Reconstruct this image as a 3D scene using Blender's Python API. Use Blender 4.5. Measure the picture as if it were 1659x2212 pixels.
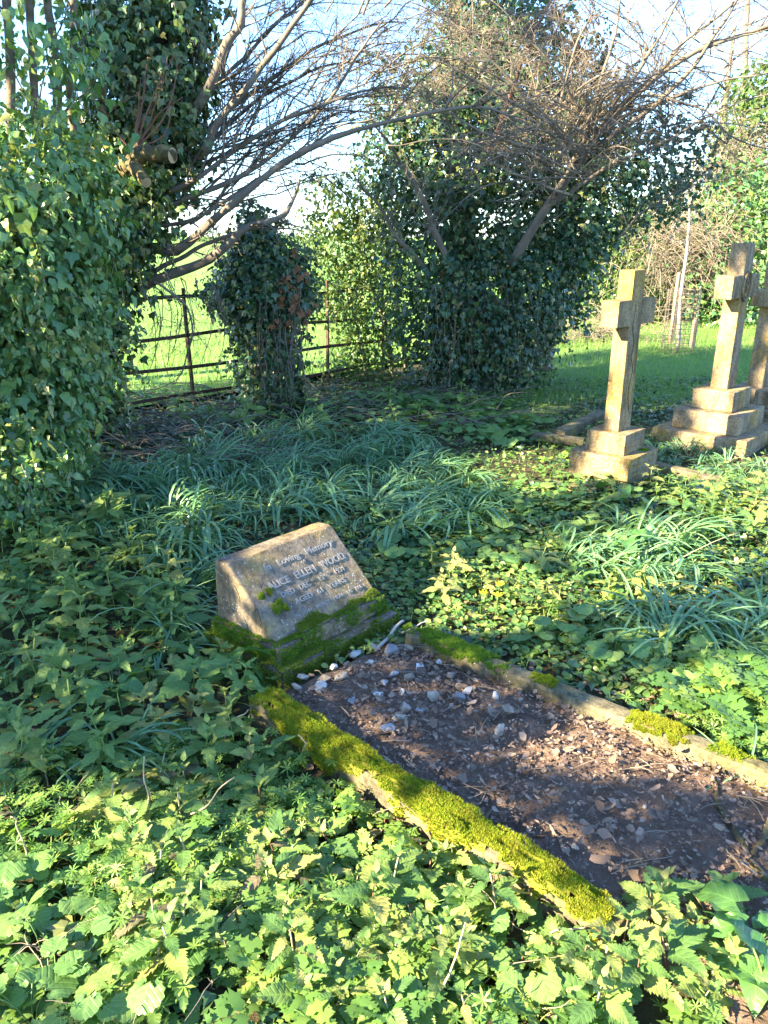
import bpy, bmesh, math, random
import numpy as np
from mathutils import Vector, Matrix, Euler, noise as mnoise

for o in list(bpy.data.objects):
    bpy.data.objects.remove(o, do_unlink=True)
SC = bpy.context.scene
COL = SC.collection
rng = np.random.default_rng(7)
random.seed(7)

# ------------------------------------------------------------------ camera
CAM_H = 1.65
PITCH = math.radians(19.5)
cam_data = bpy.data.cameras.new('camera')
cam = bpy.data.objects.new('camera', cam_data)
COL.objects.link(cam)
cam.location = (0, 0, CAM_H)
cam.rotation_euler = (math.radians(90) - PITCH, 0, 0)
cam_data.sensor_fit = 'HORIZONTAL'
cam_data.sensor_width = 36.0
cam_data.lens = 36.0
cam_data.clip_start = 0.05
cam_data.clip_end = 1500.0
SC.camera = cam

# ------------------------------------------------------------------ sky, sun, exposure
SUN = Vector((-0.88, -0.47, 0.49)).normalized()
world = bpy.data.worlds.new('World')
SC.world = world
world.use_nodes = True
wn, wl = world.node_tree.nodes, world.node_tree.links
sky = wn.new('ShaderNodeTexSky')
sky.sky_type = 'NISHITA'
sky.sun_disc = False
sky.sun_elevation = math.asin(SUN.z)
sky.sun_rotation = math.atan2(SUN.x, SUN.y)
sky.air_density = 1.0
sky.dust_density = 0.4
sky.ozone_density = 1.5
tint = wn.new('ShaderNodeMix')
tint.data_type = 'RGBA'
tint.blend_type = 'MULTIPLY'
tint.inputs[0].default_value = 1.0
tint.inputs[7].default_value = (0.74, 0.92, 1.17, 1)
wl.new(sky.outputs[0], tint.inputs[6])
wl.new(tint.outputs[2], wn['Background'].inputs['Color'])
wn['Background'].inputs['Strength'].default_value = 0.06
sun_data = bpy.data.lights.new('sun', 'SUN')
sun_data.energy = 3.6
sun_data.angle = math.radians(0.55)
sun_data.color = (1.0, 0.83, 0.55)
sun = bpy.data.objects.new('sun', sun_data)
COL.objects.link(sun)
sun.rotation_euler = SUN.to_track_quat('Z', 'Y').to_euler()
SC.view_settings.view_transform = 'Standard'
SC.view_settings.look = 'None'
SC.view_settings.gamma = 1.0
SC.view_settings.use_curve_mapping = False
SC.view_settings.exposure = 3.4
SC.render.engine = 'CYCLES'
SC.cycles.max_bounces = 7
SC.cycles.diffuse_bounces = 4
SC.cycles.glossy_bounces = 2
SC.cycles.transmission_bounces = 4
SC.cycles.use_denoising = True

# ------------------------------------------------------------------ helpers: places
CP, SP = math.cos(PITCH), math.sin(PITCH)
W0, H0 = 1659.0, 2212.0

def ray(px, py):
    u = (px - W0 / 2) / W0
    v = (py - H0 / 2) / W0
    return u, CP - v * SP, -SP - v * CP

def P(px, py, Y):
    """point of the place seen at px,py that stands Y metres away"""
    dx, dy, dz = ray(px, py)
    t = Y / dy
    return np.array((dx * t, Y, CAM_H + dz * t))

def GD(px, py, z=0.0):
    """ground point"""
    dx, dy, dz = ray(px, py)
    t = (CAM_H - z) / -dz
    return np.array((dx * t, dy * t, z))

def to_px(p):
    x, y, z = p[..., 0], p[..., 1], p[..., 2] - CAM_H
    d = y * CP - z * SP
    dn = -y * SP - z * CP
    return x / d * W0 + W0 / 2, dn / d * W0 + H0 / 2

GRAVE_ANG = math.radians(48.0)
GX = np.array((math.cos(GRAVE_ANG), math.sin(GRAVE_ANG), 0))       # across the graves
GF = np.array((math.sin(GRAVE_ANG), -math.cos(GRAVE_ANG), 0))      # towards the foot of the graves

# grave outline in plan
KL0, KL1 = np.array((-0.44, 2.38)), np.array((1.02, 0.97))           # left kerb line
KR0, KR1 = np.array((0.115, 2.90)), np.array((1.75, 1.52))          # right kerb line

def smooth(e0, e1, x):
    t = np.clip((x - e0) / (e1 - e0), 0, 1)
    return t * t * (3 - 2 * t)

def side(p, a, b):
    d = (b - a) / np.linalg.norm(b - a)
    return (p[..., 0] - a[0]) * d[1] - (p[..., 1] - a[1]) * d[0]

def in_grave(p):
    """>0 inside the kerbs (metres to the nearest kerb line)"""
    p = np.asarray(p)
    s1 = -side(p, KL0, KL1)
    s2 = side(p, KR0, KR1)
    return np.minimum(s1, s2)

def fbm(x, y, f=1.0, seed=0.0):
    s = 0
    a = 1.0
    for i in range(4):
        s = s + a * np.sin(x * f * 1.7 + seed + 1.3 * i + 1.4 * np.sin(y * f * 1.1 + seed * 2 + i)) * \
            np.sin(y * f * 1.5 - seed + 2.1 * i + 1.2 * np.sin(x * f * 0.9 - i))
        f *= 2.07
        a *= 0.5
    return s / 1.6

def gz(x, y):
    x = np.asarray(x, float)
    y = np.asarray(y, float)
    h = 0.035 * fbm(x, y, 0.8, 1.0) + 0.012 * fbm(x, y, 3.1, 4.0)
    far = smooth(14, 40, np.hypot(x, y))
    h = h * (1 - far)
    g = in_grave(np.stack([x, y], -1))
    k = smooth(-0.1, 0.05, g) * (1 - smooth(2.75, 3.0, (y - x * 0.75)))
    near = smooth(0.5, 0.0, np.abs(g))
    h = h * (1 - 0.75 * np.maximum(k, near * smooth(4, 3, y)))
    h = h + k * (0.012 * fbm(x, y, 5.0, 2.0) + 0.02)
    return h

# ------------------------------------------------------------------ helpers: meshes
class Geo:
    def __init__(s):
        s.v, s.t, s.r, s.l, s.n = [], [], [], [], 0
    def add(s, v, t, r=0.0, l=None):
        v = np.asarray(v, float).reshape(-1, 3)
        t = np.asarray(t, int).reshape(-1, 3)
        s.v.append(v)
        s.t.append(t + s.n)
        s.r.append(np.broadcast_to(np.asarray(r, float), (len(t),)))
        s.l.append(v if l is None else l)
        s.n += len(v)
        return s
    def mesh(s, name, mat, smooth=True):
        me = bpy.data.meshes.new(name)
        v = np.concatenate(s.v)
        t = np.concatenate(s.t)
        me.vertices.add(len(v))
        me.vertices.foreach_set('co', v.astype(np.float32).ravel())
        me.loops.add(len(t) * 3)
        me.loops.foreach_set('vertex_index', t.astype(np.int32).ravel())
        me.polygons.add(len(t))
        me.polygons.foreach_set('loop_start', (np.arange(len(t)) * 3).astype(np.int32))
        me.polygons.foreach_set('use_smooth', np.full(len(t), smooth))
        a = me.attributes.new('rnd', 'FLOAT', 'FACE')
        a.data.foreach_set('value', np.concatenate(s.r).astype(np.float32))
        a = me.attributes.new('luv', 'FLOAT_VECTOR', 'POINT')
        a.data.foreach_set('vector', np.concatenate(s.l).astype(np.float32).ravel())
        me.materials.append(mat)
        me.update(calc_edges=True)
        return me
    def build(s, name, mat, parent=None, smooth=True):
        return link(name, s.mesh(name, mat, smooth), parent)

def link(name, data, parent=None):
    o = bpy.data.objects.new(name, data)
    COL.objects.link(o)
    if parent is not None:
        o.parent = parent
    return o

def tag(o, label=None, cat=None, group=None, kind=None):
    if label:
        o['label'] = label
    if cat:
        o['category'] = cat
    if group:
        o['group'] = group
    if kind:
        o['kind'] = kind
    return o

def empty(name, loc, rz=0.0):
    o = link(name, None)
    o.location = tuple(loc)
    o.rotation_euler = (0, 0, rz)
    o.empty_display_size = 0.1
    return o

def copy_tree(o, parent=None):
    c = o.copy()
    COL.objects.link(c)
    c.parent = parent
    for ch in list(o.children):
        copy_tree(ch, c)
    return c

def nrmz(a):
    return a / np.maximum(np.linalg.norm(a, axis=-1, keepdims=True), 1e-9)

def frames(d, n):
    """rotation matrices with y along d and z near n"""
    d = nrmz(np.asarray(d, float))
    n = np.broadcast_to(np.asarray(n, float), d.shape)
    x = nrmz(np.cross(d, n) + 1e-6)
    z = np.cross(x, d)
    return np.stack([x, d, z], -1)

def place(geo, tmpl, pos, R, s, r):
    """many copies of one template into one mesh"""
    tv, tt = tmpl
    n = len(pos)
    if n == 0:
        return
    s = np.broadcast_to(np.asarray(s, float), (n,))
    V = pos[:, None, :] + s[:, None, None] * np.einsum('nij,kj->nki', R, tv)
    T = tt[None] + (np.arange(n) * len(tv))[:, None, None]
    rr = np.repeat(np.broadcast_to(np.asarray(r, float), (n,)), len(tt))
    L = np.broadcast_to(tv[None], V.shape).reshape(-1, 3)
    geo.add(V.reshape(-1, 3), T.reshape(-1, 3), rr, L)

def place_mix(geo, tmpls, pos, R, s, r):
    pick = rng.integers(0, len(tmpls), len(pos))
    s = np.broadcast_to(np.asarray(s, float), (len(pos),))
    r = np.broadcast_to(np.asarray(r, float), (len(pos),))
    for i, t in enumerate(tmpls):
        m = pick == i
        place(geo, t, pos[m], R[m], s[m], r[m])

def tube(geo, pts, rad, k=5, r=0.0, cap=True):
    pts = np.asarray(pts, float)
    n = len(pts)
    rad = np.broadcast_to(np.asarray(rad, float), (n,))
    tg = np.gradient(pts, axis=0)
    tg = nrmz(tg)
    up = np.array((0.13, 0.21, 0.97))
    if abs(tg[0] @ up) > 0.9:
        up = np.array((0.9, 0.3, 0.1))
    x = nrmz(np.cross(tg, up))
    y = np.cross(tg, x)
    a = np.arange(k) * 2 * math.pi / k
    ring = x[:, None] * np.cos(a)[None, :, None] + y[:, None] * np.sin(a)[None, :, None]
    V = pts[:, None] + ring * rad[:, None, None]
    V = V.reshape(-1, 3)
    i = np.arange(n - 1)[:, None] * k
    j = np.arange(k)[None]
    j2 = (j + 1) % k
    q0, q1, q2, q3 = i + j, i + j2, i + k + j2, i + k + j
    T = np.concatenate([np.stack([q0, q1, q2], -1).reshape(-1, 3), np.stack([q0, q2, q3], -1).reshape(-1, 3)])
    if cap and k > 2:
        V = np.concatenate([V, pts[:1], pts[-1:]])
        c0, c1 = n * k, n * k + 1
        jj = np.arange(k)
        T = np.concatenate([T, np.stack([np.full(k, c0), (jj + 1) % k, jj], -1),
                            np.stack([np.full(k, c1), (n - 1) * k + jj, (n - 1) * k + (jj + 1) % k], -1)])
    geo.add(V, T, r)

def bend(pts, n=12):
    """smooth polyline through control points (Catmull-Rom)"""
    p = np.asarray(pts, float)
    p = np.concatenate([2 * p[:1] - p[1:2], p, 2 * p[-1:] - p[-2:-1]])
    out = []
    seg = max(2, int(round(n / (len(p) - 3))))
    for i in range(1, len(p) - 2):
        for t in np.linspace(0, 1, seg, endpoint=False):
            out.append(0.5 * (2 * p[i] + (p[i + 1] - p[i - 1]) * t + (2 * p[i - 1] - 5 * p[i] + 4 * p[i + 1] - p[i + 2]) * t * t +
                              (3 * p[i] - p[i - 1] - 3 * p[i + 1] + p[i + 2]) * t ** 3))
    out.append(p[-2])
    return np.array(out)

def wobble(pts, amp, f=2.0):
    n = len(pts)
    w = rng.normal(0, 1, (n, 3))
    for _ in range(2):
        w[1:-1] = (w[:-2] + w[1:-1] + w[2:]) / 3
    w[0] = 0
    return pts + w * amp

def block(sx, sy, sz, ch=0.008, cuts=3, rough=0.002, top=(1.0, 1.0), seed=0.0):
    """weathered dressed stone, origin at the middle of its underside"""
    bm = bmesh.new()
    bmesh.ops.create_cube(bm, size=1.0)
    for v in bm.verts:
        v.co.x *= sx
        v.co.y *= sy
        v.co.z = (v.co.z + 0.5) * sz
        if v.co.z > sz * 0.5:
            v.co.x *= top[0]
            v.co.y *= top[1]
    bmesh.ops.bevel(bm, geom=list(bm.edges), offset=ch, segments=2, profile=0.6, affect='EDGES')
    if cuts:
        big = [e for e in bm.edges if e.calc_length() > ch * 3]
        bmesh.ops.subdivide_edges(bm, edges=big, cuts=cuts, use_grid_fill=True)
    for v in bm.verts:
        q = v.co * 9.0 + Vector((seed, seed * 2, -seed))
        d = mnoise.noise_vector(q) * rough + mnoise.noise_vector(q * 4.3) * rough * 0.6
        v.co += d
    return bm

def bm_obj(name, bm, mat, parent=None, smooth=False):
    me = bpy.data.meshes.new(name)
    bmesh.ops.triangulate(bm, faces=[f for f in bm.faces if len(f.verts) > 4])
    bm.to_mesh(me)
    bm.free()
    me.materials.append(mat)
    if smooth:
        me.polygons.foreach_set('use_smooth', np.full(len(me.polygons), True))
    return link(name, me, parent)

# ------------------------------------------------------------------ materials
def new_mat(name):
    m = bpy.data.materials.new(name)
    m.use_nodes = True
    nt = m.node_tree
    for n in list(nt.nodes):
        nt.nodes.remove(n)
    out = nt.nodes.new('ShaderNodeOutputMaterial')
    return m, nt, out

def N(nt, typ, **kw):
    n = nt.nodes.new(typ)
    for k, v in kw.items():
        if k in n.inputs.keys():
            n.inputs[k].default_value = v
        else:
            setattr(n, k, v)
    return n

def ramp(nt, fac, stops):
    r = nt.nodes.new('ShaderNodeValToRGB')
    el = r.color_ramp.elements
    while len(el) < len(stops):
        el.new(0.5)
    for e, (p, c) in zip(el, stops):
        e.position = p
        e.color = (c[0], c[1], c[2], 1) if len(c) == 3 else c
    if fac is not None:
        nt.links.new(fac, r.inputs[0])
    return r.outputs[0]

def mixc(nt, fac, a, b, mode='MIX'):
    m = nt.nodes.new('ShaderNodeMix')
    m.data_type = 'RGBA'
    m.blend_type = mode
    for sock, val in ((m.inputs[0], fac), (m.inputs[6], a), (m.inputs[7], b)):
        if isinstance(val, (int, float)):
            sock.default_value = val
        elif isinstance(val, tuple):
            sock.default_value = (*val, 1) if len(val) == 3 else val
        else:
            nt.links.new(val, sock)
    return m.outputs[2]

def math_n(nt, op, a, b=None, c=None):
    m = nt.nodes.new('ShaderNodeMath')
    m.operation = op
    for i, val in enumerate((a, b, c)):
        if val is None:
            continue
        if isinstance(val, (int, float)):
            m.inputs[i].default_value = val
        else:
            nt.links.new(val, m.inputs[i])
    return m.outputs[0]

def coords(nt, kind='Object', scale=1.0):
    tc = nt.nodes.new('ShaderNodeTexCoord')
    mp = nt.nodes.new('ShaderNodeMapping')
    mp.inputs['Scale'].default_value = (scale,) * 3 if isinstance(scale, (int, float)) else scale
    nt.links.new(tc.outputs[kind], mp.inputs[0])
    return mp.outputs[0]

def noise_t(nt, vec, scale, detail=5.0, rough=0.6, dist=0.0):
    n = nt.nodes.new('ShaderNodeTexNoise')
    n.inputs['Scale'].default_value = scale
    n.inputs['Detail'].default_value = detail
    n.inputs['Roughness'].default_value = rough
    n.inputs['Distortion'].default_value = dist
    nt.links.new(vec, n.inputs['Vector'])
    return n.outputs['Fac']

def bump(nt, h, strength=0.3, dist=0.01):
    b = nt.nodes.new('ShaderNodeBump')
    b.inputs['Strength'].default_value = strength
    b.inputs['Distance'].default_value = dist
    nt.links.new(h, b.inputs['Height'])
    return b.outputs[0]

def leaf_mat(name, cols, rough=0.45, transl=0.3, vein=0.0, spec=0.5, tcol=None, k=7.0):
    """leaf: colour varies from leaf to leaf, part of the light passes through"""
    m, nt, out = new_mat(name)
    at = N(nt, 'ShaderNodeAttribute', attribute_name='rnd')
    oi = nt.nodes.new('ShaderNodeObjectInfo')
    f = math_n(nt, 'FRACT', math_n(nt, 'ADD', at.outputs['Fac'], oi.outputs['Random']))
    stops = [(i / max(1, len(cols) - 1), c) for i, c in enumerate(cols)]
    c = ramp(nt, f, stops)
    if vein > 0:
        lu = N(nt, 'ShaderNodeAttribute', attribute_name='luv')
        sx = nt.nodes.new('ShaderNodeSeparateXYZ')
        nt.links.new(lu.outputs['Vector'], sx.inputs[0])
        ax = math_n(nt, 'ABSOLUTE', sx.outputs[0])
        w = math_n(nt, 'SINE', math_n(nt, 'MULTIPLY', math_n(nt, 'SUBTRACT', sx.outputs[1], math_n(nt, 'MULTIPLY', ax, 0.8)), k * 6.28))
        w = math_n(nt, 'POWER', math_n(nt, 'MULTIPLY_ADD', w, 0.5, 0.5), 6.0)
        mid = math_n(nt, 'LESS_THAN', ax, 0.018)
        v = math_n(nt, 'MAXIMUM', math_n(nt, 'MULTIPLY', w, 0.55), mid)
        c2 = mixc(nt, 1.0, c, (1.7, 1.6, 1.5), 'MULTIPLY')
        c = mixc(nt, math_n(nt, 'MULTIPLY', v, vein), c, c2)
        relief = bump(nt, math_n(nt, 'SUBTRACT', noise_t(nt, lu.outputs['Vector'], 9.0, 3.0), v), 0.3, 0.004)
    p = N(nt, 'ShaderNodeBsdfPrincipled', Roughness=rough)
    p.inputs['Specular IOR Level'].default_value = spec
    nt.links.new(c, p.inputs['Base Color'])
    if vein > 0.4 and k >= 5:
        nt.links.new(relief, p.inputs['Normal'])
    tr = nt.nodes.new('ShaderNodeBsdfTranslucent')
    tc = mixc(nt, 1.0, c, tcol or (1.7, 1.75, 0.7), 'MULTIPLY')
    nt.links.new(tc, tr.inputs['Color'])
    mx = nt.nodes.new('ShaderNodeMixShader')
    mx.inputs[0].default_value = transl
    nt.links.new(p.outputs[0], mx.inputs[1])
    nt.links.new(tr.outputs[0], mx.inputs[2])
    nt.links.new(mx.outputs[0], out.inputs[0])
    return m

def surf_mat(name, cols, scale=6.0, rough=0.85, bump_s=0.4, bscale=40.0, bdist=0.004, kind='Object', detail=6.0, dist=0.3, stretch=1.0):
    m, nt, out = new_mat(name)
    v = coords(nt, kind, stretch)
    f = noise_t(nt, v, scale, detail, 0.62, dist)
    c = ramp(nt, f, [(0.28 + 0.44 * i / max(1, len(cols) - 1), c) for i, c in enumerate(cols)])
    p = N(nt, 'ShaderNodeBsdfPrincipled', Roughness=rough)
    p.inputs['Specular IOR Level'].default_value = 0.25
    nt.links.new(c, p.inputs['Base Color'])
    if bump_s:
        nt.links.new(bump(nt, noise_t(nt, v, bscale, 6.0, 0.7), bump_s, bdist), p.inputs['Normal'])
    nt.links.new(p.outputs[0], out.inputs[0])
    return m

def stone_mat(name, base, lichen, dark, amount=0.5, specks=0.5, seed=0.0):
    m, nt, out = new_mat(name)
    tc = nt.nodes.new('ShaderNodeTexCoord')
    mp = nt.nodes.new('ShaderNodeMapping')
    mp.inputs['Location'].default_value = (seed, seed * 1.7, seed * 0.6)
    nt.links.new(tc.outputs['Object'], mp.inputs[0])
    v = mp.outputs[0]
    f1 = noise_t(nt, v, 3.0, 6.0, 0.65, 0.4)
    f2 = noise_t(nt, v, 7.0, 7.0, 0.7, 0.6)
    f3 = noise_t(nt, v, 55.0, 4.0, 0.7)
    c = ramp(nt, f2, [(0.3, dark), (0.5, base), (0.72, tuple(min(1, x * 1.25) for x in base))])
    lf = ramp(nt, f1, [(0.62 - amount * 0.3, (0, 0, 0)), (0.7 - amount * 0.2, (1, 1, 1))])
    lf = math_n(nt, 'MULTIPLY', lf, ramp(nt, noise_t(nt, v, 22.0, 5.0, 0.75), [(0.3, (0.2, 0.2, 0.2)), (0.6, (1, 1, 1))]))
    c = mixc(nt, lf, c, lichen)
    mp2 = nt.nodes.new('ShaderNodeMapping')
    mp2.inputs['Scale'].default_value = (1.0, 1.0, 0.22)
    nt.links.new(v, mp2.inputs[0])
    st = noise_t(nt, mp2.outputs[0], 12.0, 6.0, 0.7, 0.3)
    c = mixc(nt, 1.0, c, ramp(nt, st, [(0.34, (0.5, 0.48, 0.46)), (0.52, (1.0, 1.0, 1.0)), (0.7, (1.2, 1.17, 1.1))]), 'MULTIPLY')
    g = ramp(nt, f3, [(0.34, (0.6, 0.58, 0.55)), (0.5, (0.96, 0.96, 0.96)), (0.66, (1.22, 1.2, 1.17))])
    c = mixc(nt, 1.0, c, g, 'MULTIPLY')
    if specks:
        vo = nt.nodes.new('ShaderNodeTexVoronoi')
        vo.inputs['Scale'].default_value = 75.0
        vo.inputs['Randomness'].default_value = 1.0
        nt.links.new(v, vo.inputs['Vector'])
        s1 = math_n(nt, 'LESS_THAN', vo.outputs['Distance'], 0.2)
        sep = nt.nodes.new('ShaderNodeSeparateColor')
        nt.links.new(vo.outputs['Color'], sep.inputs[0])
        s2 = math_n(nt, 'GREATER_THAN', sep.outputs[0], 1.0 - 0.45 * specks)
        s3 = math_n(nt, 'GREATER_THAN', noise_t(nt, v, 5.0, 3.0), 0.46)
        c = mixc(nt, math_n(nt, 'MULTIPLY', math_n(nt, 'MULTIPLY', s1, s2), math_n(nt, 'MULTIPLY', s3, 0.85)), c, (0.55, 0.55, 0.5))
    p = N(nt, 'ShaderNodeBsdfPrincipled', Roughness=0.88)
    p.inputs['Specular IOR Level'].default_value = 0.25
    nt.links.new(c, p.inputs['Base Color'])
    h = math_n(nt, 'ADD', f3, math_n(nt, 'MULTIPLY', noise_t(nt, v, 160.0, 3.0, 0.7), 0.6))
    nt.links.new(bump(nt, h, 0.8, 0.006), p.inputs['Normal'])
    nt.links.new(p.outputs[0], out.inputs[0])
    return m

def flat_mat(name, col, rough=0.7, metal=0.0):
    m, nt, out = new_mat(name)
    p = N(nt, 'ShaderNodeBsdfPrincipled', Roughness=rough, Metallic=metal)
    v = coords(nt)
    c = ramp(nt, noise_t(nt, v, 30.0, 5.0), [(0.3, tuple(x * 0.75 for x in col)), (0.7, tuple(min(1, x * 1.2) for x in col))])
    nt.links.new(c, p.inputs['Base Color'])
    nt.links.new(p.outputs[0], out.inputs[0])
    return m

def litter_mat(name, cols, rough=0.8):
    """dry leaf, twig or stone chip: one colour per piece with grain"""
    m, nt, out = new_mat(name)
    at = N(nt, 'ShaderNodeAttribute', attribute_name='rnd')
    oi = nt.nodes.new('ShaderNodeObjectInfo')
    f = math_n(nt, 'FRACT', math_n(nt, 'ADD', at.outputs['Fac'], oi.outputs['Random']))
    c = ramp(nt, f, [(i / max(1, len(cols) - 1), cc) for i, cc in enumerate(cols)])
    v = coords(nt)
    n1 = noise_t(nt, v, 45.0, 5.0, 0.7)
    c = mixc(nt, 1.0, c, ramp(nt, n1, [(0.3, (0.7, 0.68, 0.66)), (0.7, (1.2, 1.2, 1.2))]), 'MULTIPLY')
    p = N(nt, 'ShaderNodeBsdfPrincipled', Roughness=rough)
    p.inputs['Specular IOR Level'].default_value = 0.3
    nt.links.new(c, p.inputs['Base Color'])
    nt.links.new(bump(nt, n1, 0.4, 0.004), p.inputs['Normal'])
    nt.links.new(p.outputs[0], out.inputs[0])
    return m

M = {}
M['ivy'] = leaf_mat('ivy_leaf', [(0.018, 0.055, 0.028), (0.028, 0.075, 0.034), (0.04, 0.1, 0.04), (0.06, 0.125, 0.045), (0.1, 0.165, 0.05), (0.17, 0.16, 0.055)], 0.3, 0.14, 0.4, 0.5, k=3)
M['ivy_old'] = leaf_mat('mature_ivy_leaf', [(0.035, 0.095, 0.04), (0.06, 0.145, 0.055), (0.085, 0.19, 0.065), (0.12, 0.23, 0.07), (0.17, 0.26, 0.075), (0.26, 0.26, 0.07)], 0.28, 0.2, 0.4, 0.55, k=4)
M['ivy_sun'] = leaf_mat('sunlit_hedge_leaf', [(0.028, 0.075, 0.024), (0.048, 0.105, 0.028), (0.08, 0.14, 0.034), (0.135, 0.17, 0.042)], 0.4, 0.3)  # yellow-green variant of the ivy leaf, sunlit look put into the colour
M['nettle'] = leaf_mat('nettle_leaf', [(0.07, 0.15, 0.045), (0.1, 0.195, 0.052), (0.14, 0.23, 0.06), (0.19, 0.26, 0.07), (0.25, 0.26, 0.09)], 0.5, 0.28, 0.45, 0.4, k=7)
M['olive'] = leaf_mat('olive_hedge_leaf', [(0.09, 0.11, 0.04), (0.14, 0.15, 0.05), (0.2, 0.18, 0.07), (0.24, 0.18, 0.09)], 0.5, 0.3)
M['nettle_old'] = leaf_mat('nettle_leaf_purple', [(0.12, 0.12, 0.07), (0.16, 0.13, 0.08)], 0.6, 0.25, 0.8, 0.3, k=7)
M['mustard'] = leaf_mat('garlic_mustard_leaf', [(0.09, 0.2, 0.06), (0.13, 0.25, 0.07), (0.18, 0.28, 0.075)], 0.42, 0.28, 0.5, 0.45, k=5)
M['herb'] = leaf_mat('herb_leaf', [(0.055, 0.14, 0.042), (0.085, 0.185, 0.05), (0.12, 0.22, 0.056), (0.18, 0.26, 0.065), (0.24, 0.25, 0.08)], 0.45, 0.28)
M['fern'] = leaf_mat('cow_parsley_leaf', [(0.08, 0.18, 0.04), (0.12, 0.24, 0.05), (0.2, 0.3, 0.06)], 0.5, 0.32)
M['blade'] = leaf_mat('strap_leaf', [(0.085, 0.21, 0.1), (0.115, 0.255, 0.12), (0.15, 0.29, 0.13), (0.19, 0.32, 0.125)], 0.33, 0.2, 0.0, 0.7)
M['grass'] = leaf_mat('grass_blade', [(0.11, 0.22, 0.045), (0.16, 0.29, 0.055), (0.22, 0.34, 0.065)], 0.5, 0.35)
M['crop'] = leaf_mat('crop_blade', [(0.12, 0.25, 0.045), (0.17, 0.31, 0.06), (0.23, 0.37, 0.08)], 0.5, 0.35)
M['arum'] = leaf_mat('arum_leaf', [(0.06, 0.16, 0.045), (0.09, 0.2, 0.05)], 0.36, 0.2, 0.5, 0.45, k=6)
M['moss'] = leaf_mat('moss', [(0.1, 0.16, 0.014), (0.16, 0.235, 0.018), (0.22, 0.29, 0.022), (0.26, 0.28, 0.025), (0.17, 0.14, 0.04)], 0.8, 0.25, 0, 0.15)
M['moss_shaded'] = leaf_mat('shaded_green_moss', [(0.09, 0.175, 0.018), (0.14, 0.25, 0.025), (0.21, 0.32, 0.034), (0.16, 0.16, 0.04)], 0.8, 0.2, 0, 0.15)  # shaded copy of the moss, deeper green put into its colour
M['petal'] = leaf_mat('yellow_petal', [(0.8, 0.62, 0.01), (0.85, 0.7, 0.02)], 0.3, 0.25, tcol=(1, 1, 1))
M['petal_white'] = leaf_mat('white_petal', [(0.75, 0.75, 0.75), (0.8, 0.8, 0.78)], 0.5, 0.25, tcol=(1, 1, 1))
M['deadleaf'] = litter_mat('dead_leaf', [(0.12, 0.08, 0.06), (0.18, 0.12, 0.09), (0.27, 0.195, 0.145), (0.145, 0.098, 0.072), (0.36, 0.28, 0.215), (0.21, 0.145, 0.105)])
M['brownleaf'] = litter_mat('withered_ivy_leaf', [(0.16, 0.07, 0.03), (0.24, 0.11, 0.05), (0.2, 0.1, 0.05)])
M['soil'] = surf_mat('soil', [(0.095, 0.062, 0.044), (0.165, 0.112, 0.08), (0.24, 0.17, 0.125)], 9.0, 0.95, 0.9, 45.0, 0.02)
def ground_mat():
    """dark leaf mould under the plants, green turf on the open stretch behind the crosses"""
    m, nt, out = new_mat('churchyard_earth')
    v = coords(nt)
    f = noise_t(nt, v, 3.0, 6.0, 0.62, 0.3)
    c = ramp(nt, f, [(0.3, (0.03, 0.03, 0.016)), (0.5, (0.06, 0.055, 0.028)), (0.7, (0.11, 0.08, 0.052))])
    t = ramp(nt, noise_t(nt, v, 5.0, 6.0, 0.7), [(0.3, (0.09, 0.17, 0.035)), (0.7, (0.15, 0.25, 0.06))])
    sx = nt.nodes.new('ShaderNodeSeparateXYZ')
    nt.links.new(v, sx.inputs[0])
    k = math_n(nt, 'ADD', math_n(nt, 'MULTIPLY', math_n(nt, 'SUBTRACT', sx.outputs[1], 7.4), 0.6), math_n(nt, 'MULTIPLY', math_n(nt, 'SUBTRACT', f, 0.5), 2.0))
    k2 = math_n(nt, 'MULTIPLY', math_n(nt, 'SUBTRACT', sx.outputs[0], 0.9), 0.9)
    k = ramp(nt, math_n(nt, 'MINIMUM', k, k2), [(0.0, (0, 0, 0)), (0.6, (1, 1, 1))])
    c = mixc(nt, k, c, t)
    p = N(nt, 'ShaderNodeBsdfPrincipled', Roughness=0.95)
    p.inputs['Specular IOR Level'].default_value = 0.2
    nt.links.new(c, p.inputs['Base Color'])
    nt.links.new(bump(nt, noise_t(nt, v, 30.0, 6.0, 0.7), 0.8, 0.02), p.inputs['Normal'])
    nt.links.new(p.outputs[0], out.inputs[0])
    return m
M['ground'] = ground_mat()
M['field'] = surf_mat('field_crop_ground', [(0.11, 0.2, 0.04), (0.15, 0.27, 0.055), (0.2, 0.33, 0.08)], 0.8, 0.9, 0.6, 12.0, 0.05)
M['stone'] = stone_mat('headstone_stone', (0.19, 0.16, 0.125), (0.27, 0.2, 0.085), (0.14, 0.122, 0.1), 0.5, 0.8, 2.0)
M['cross'] = stone_mat('cross_stone', (0.26, 0.2, 0.115), (0.33, 0.22, 0.05), (0.13, 0.1, 0.062), 0.55, 0.7, 5.0)
M['cross2'] = stone_mat('cross_stone_grey', (0.28, 0.22, 0.14), (0.33, 0.225, 0.06), (0.15, 0.115, 0.075), 0.5, 0.5, 9.0)
M['kerb'] = stone_mat('kerb_stone', (0.15, 0.135, 0.085), (0.2, 0.18, 0.06), (0.085, 0.08, 0.055), 0.5, 0.25, 13.0)
M['letter'] = flat_mat('lead_letter', (0.25, 0.24, 0.22), 0.65)
M['crack'] = flat_mat('crack', (0.03, 0.025, 0.02), 0.95)
M['bark'] = surf_mat('bark', [(0.09, 0.07, 0.05), (0.16, 0.125, 0.09), (0.23, 0.19, 0.14)], 9.0, 0.9, 0.8, 30.0, 0.01)
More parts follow.
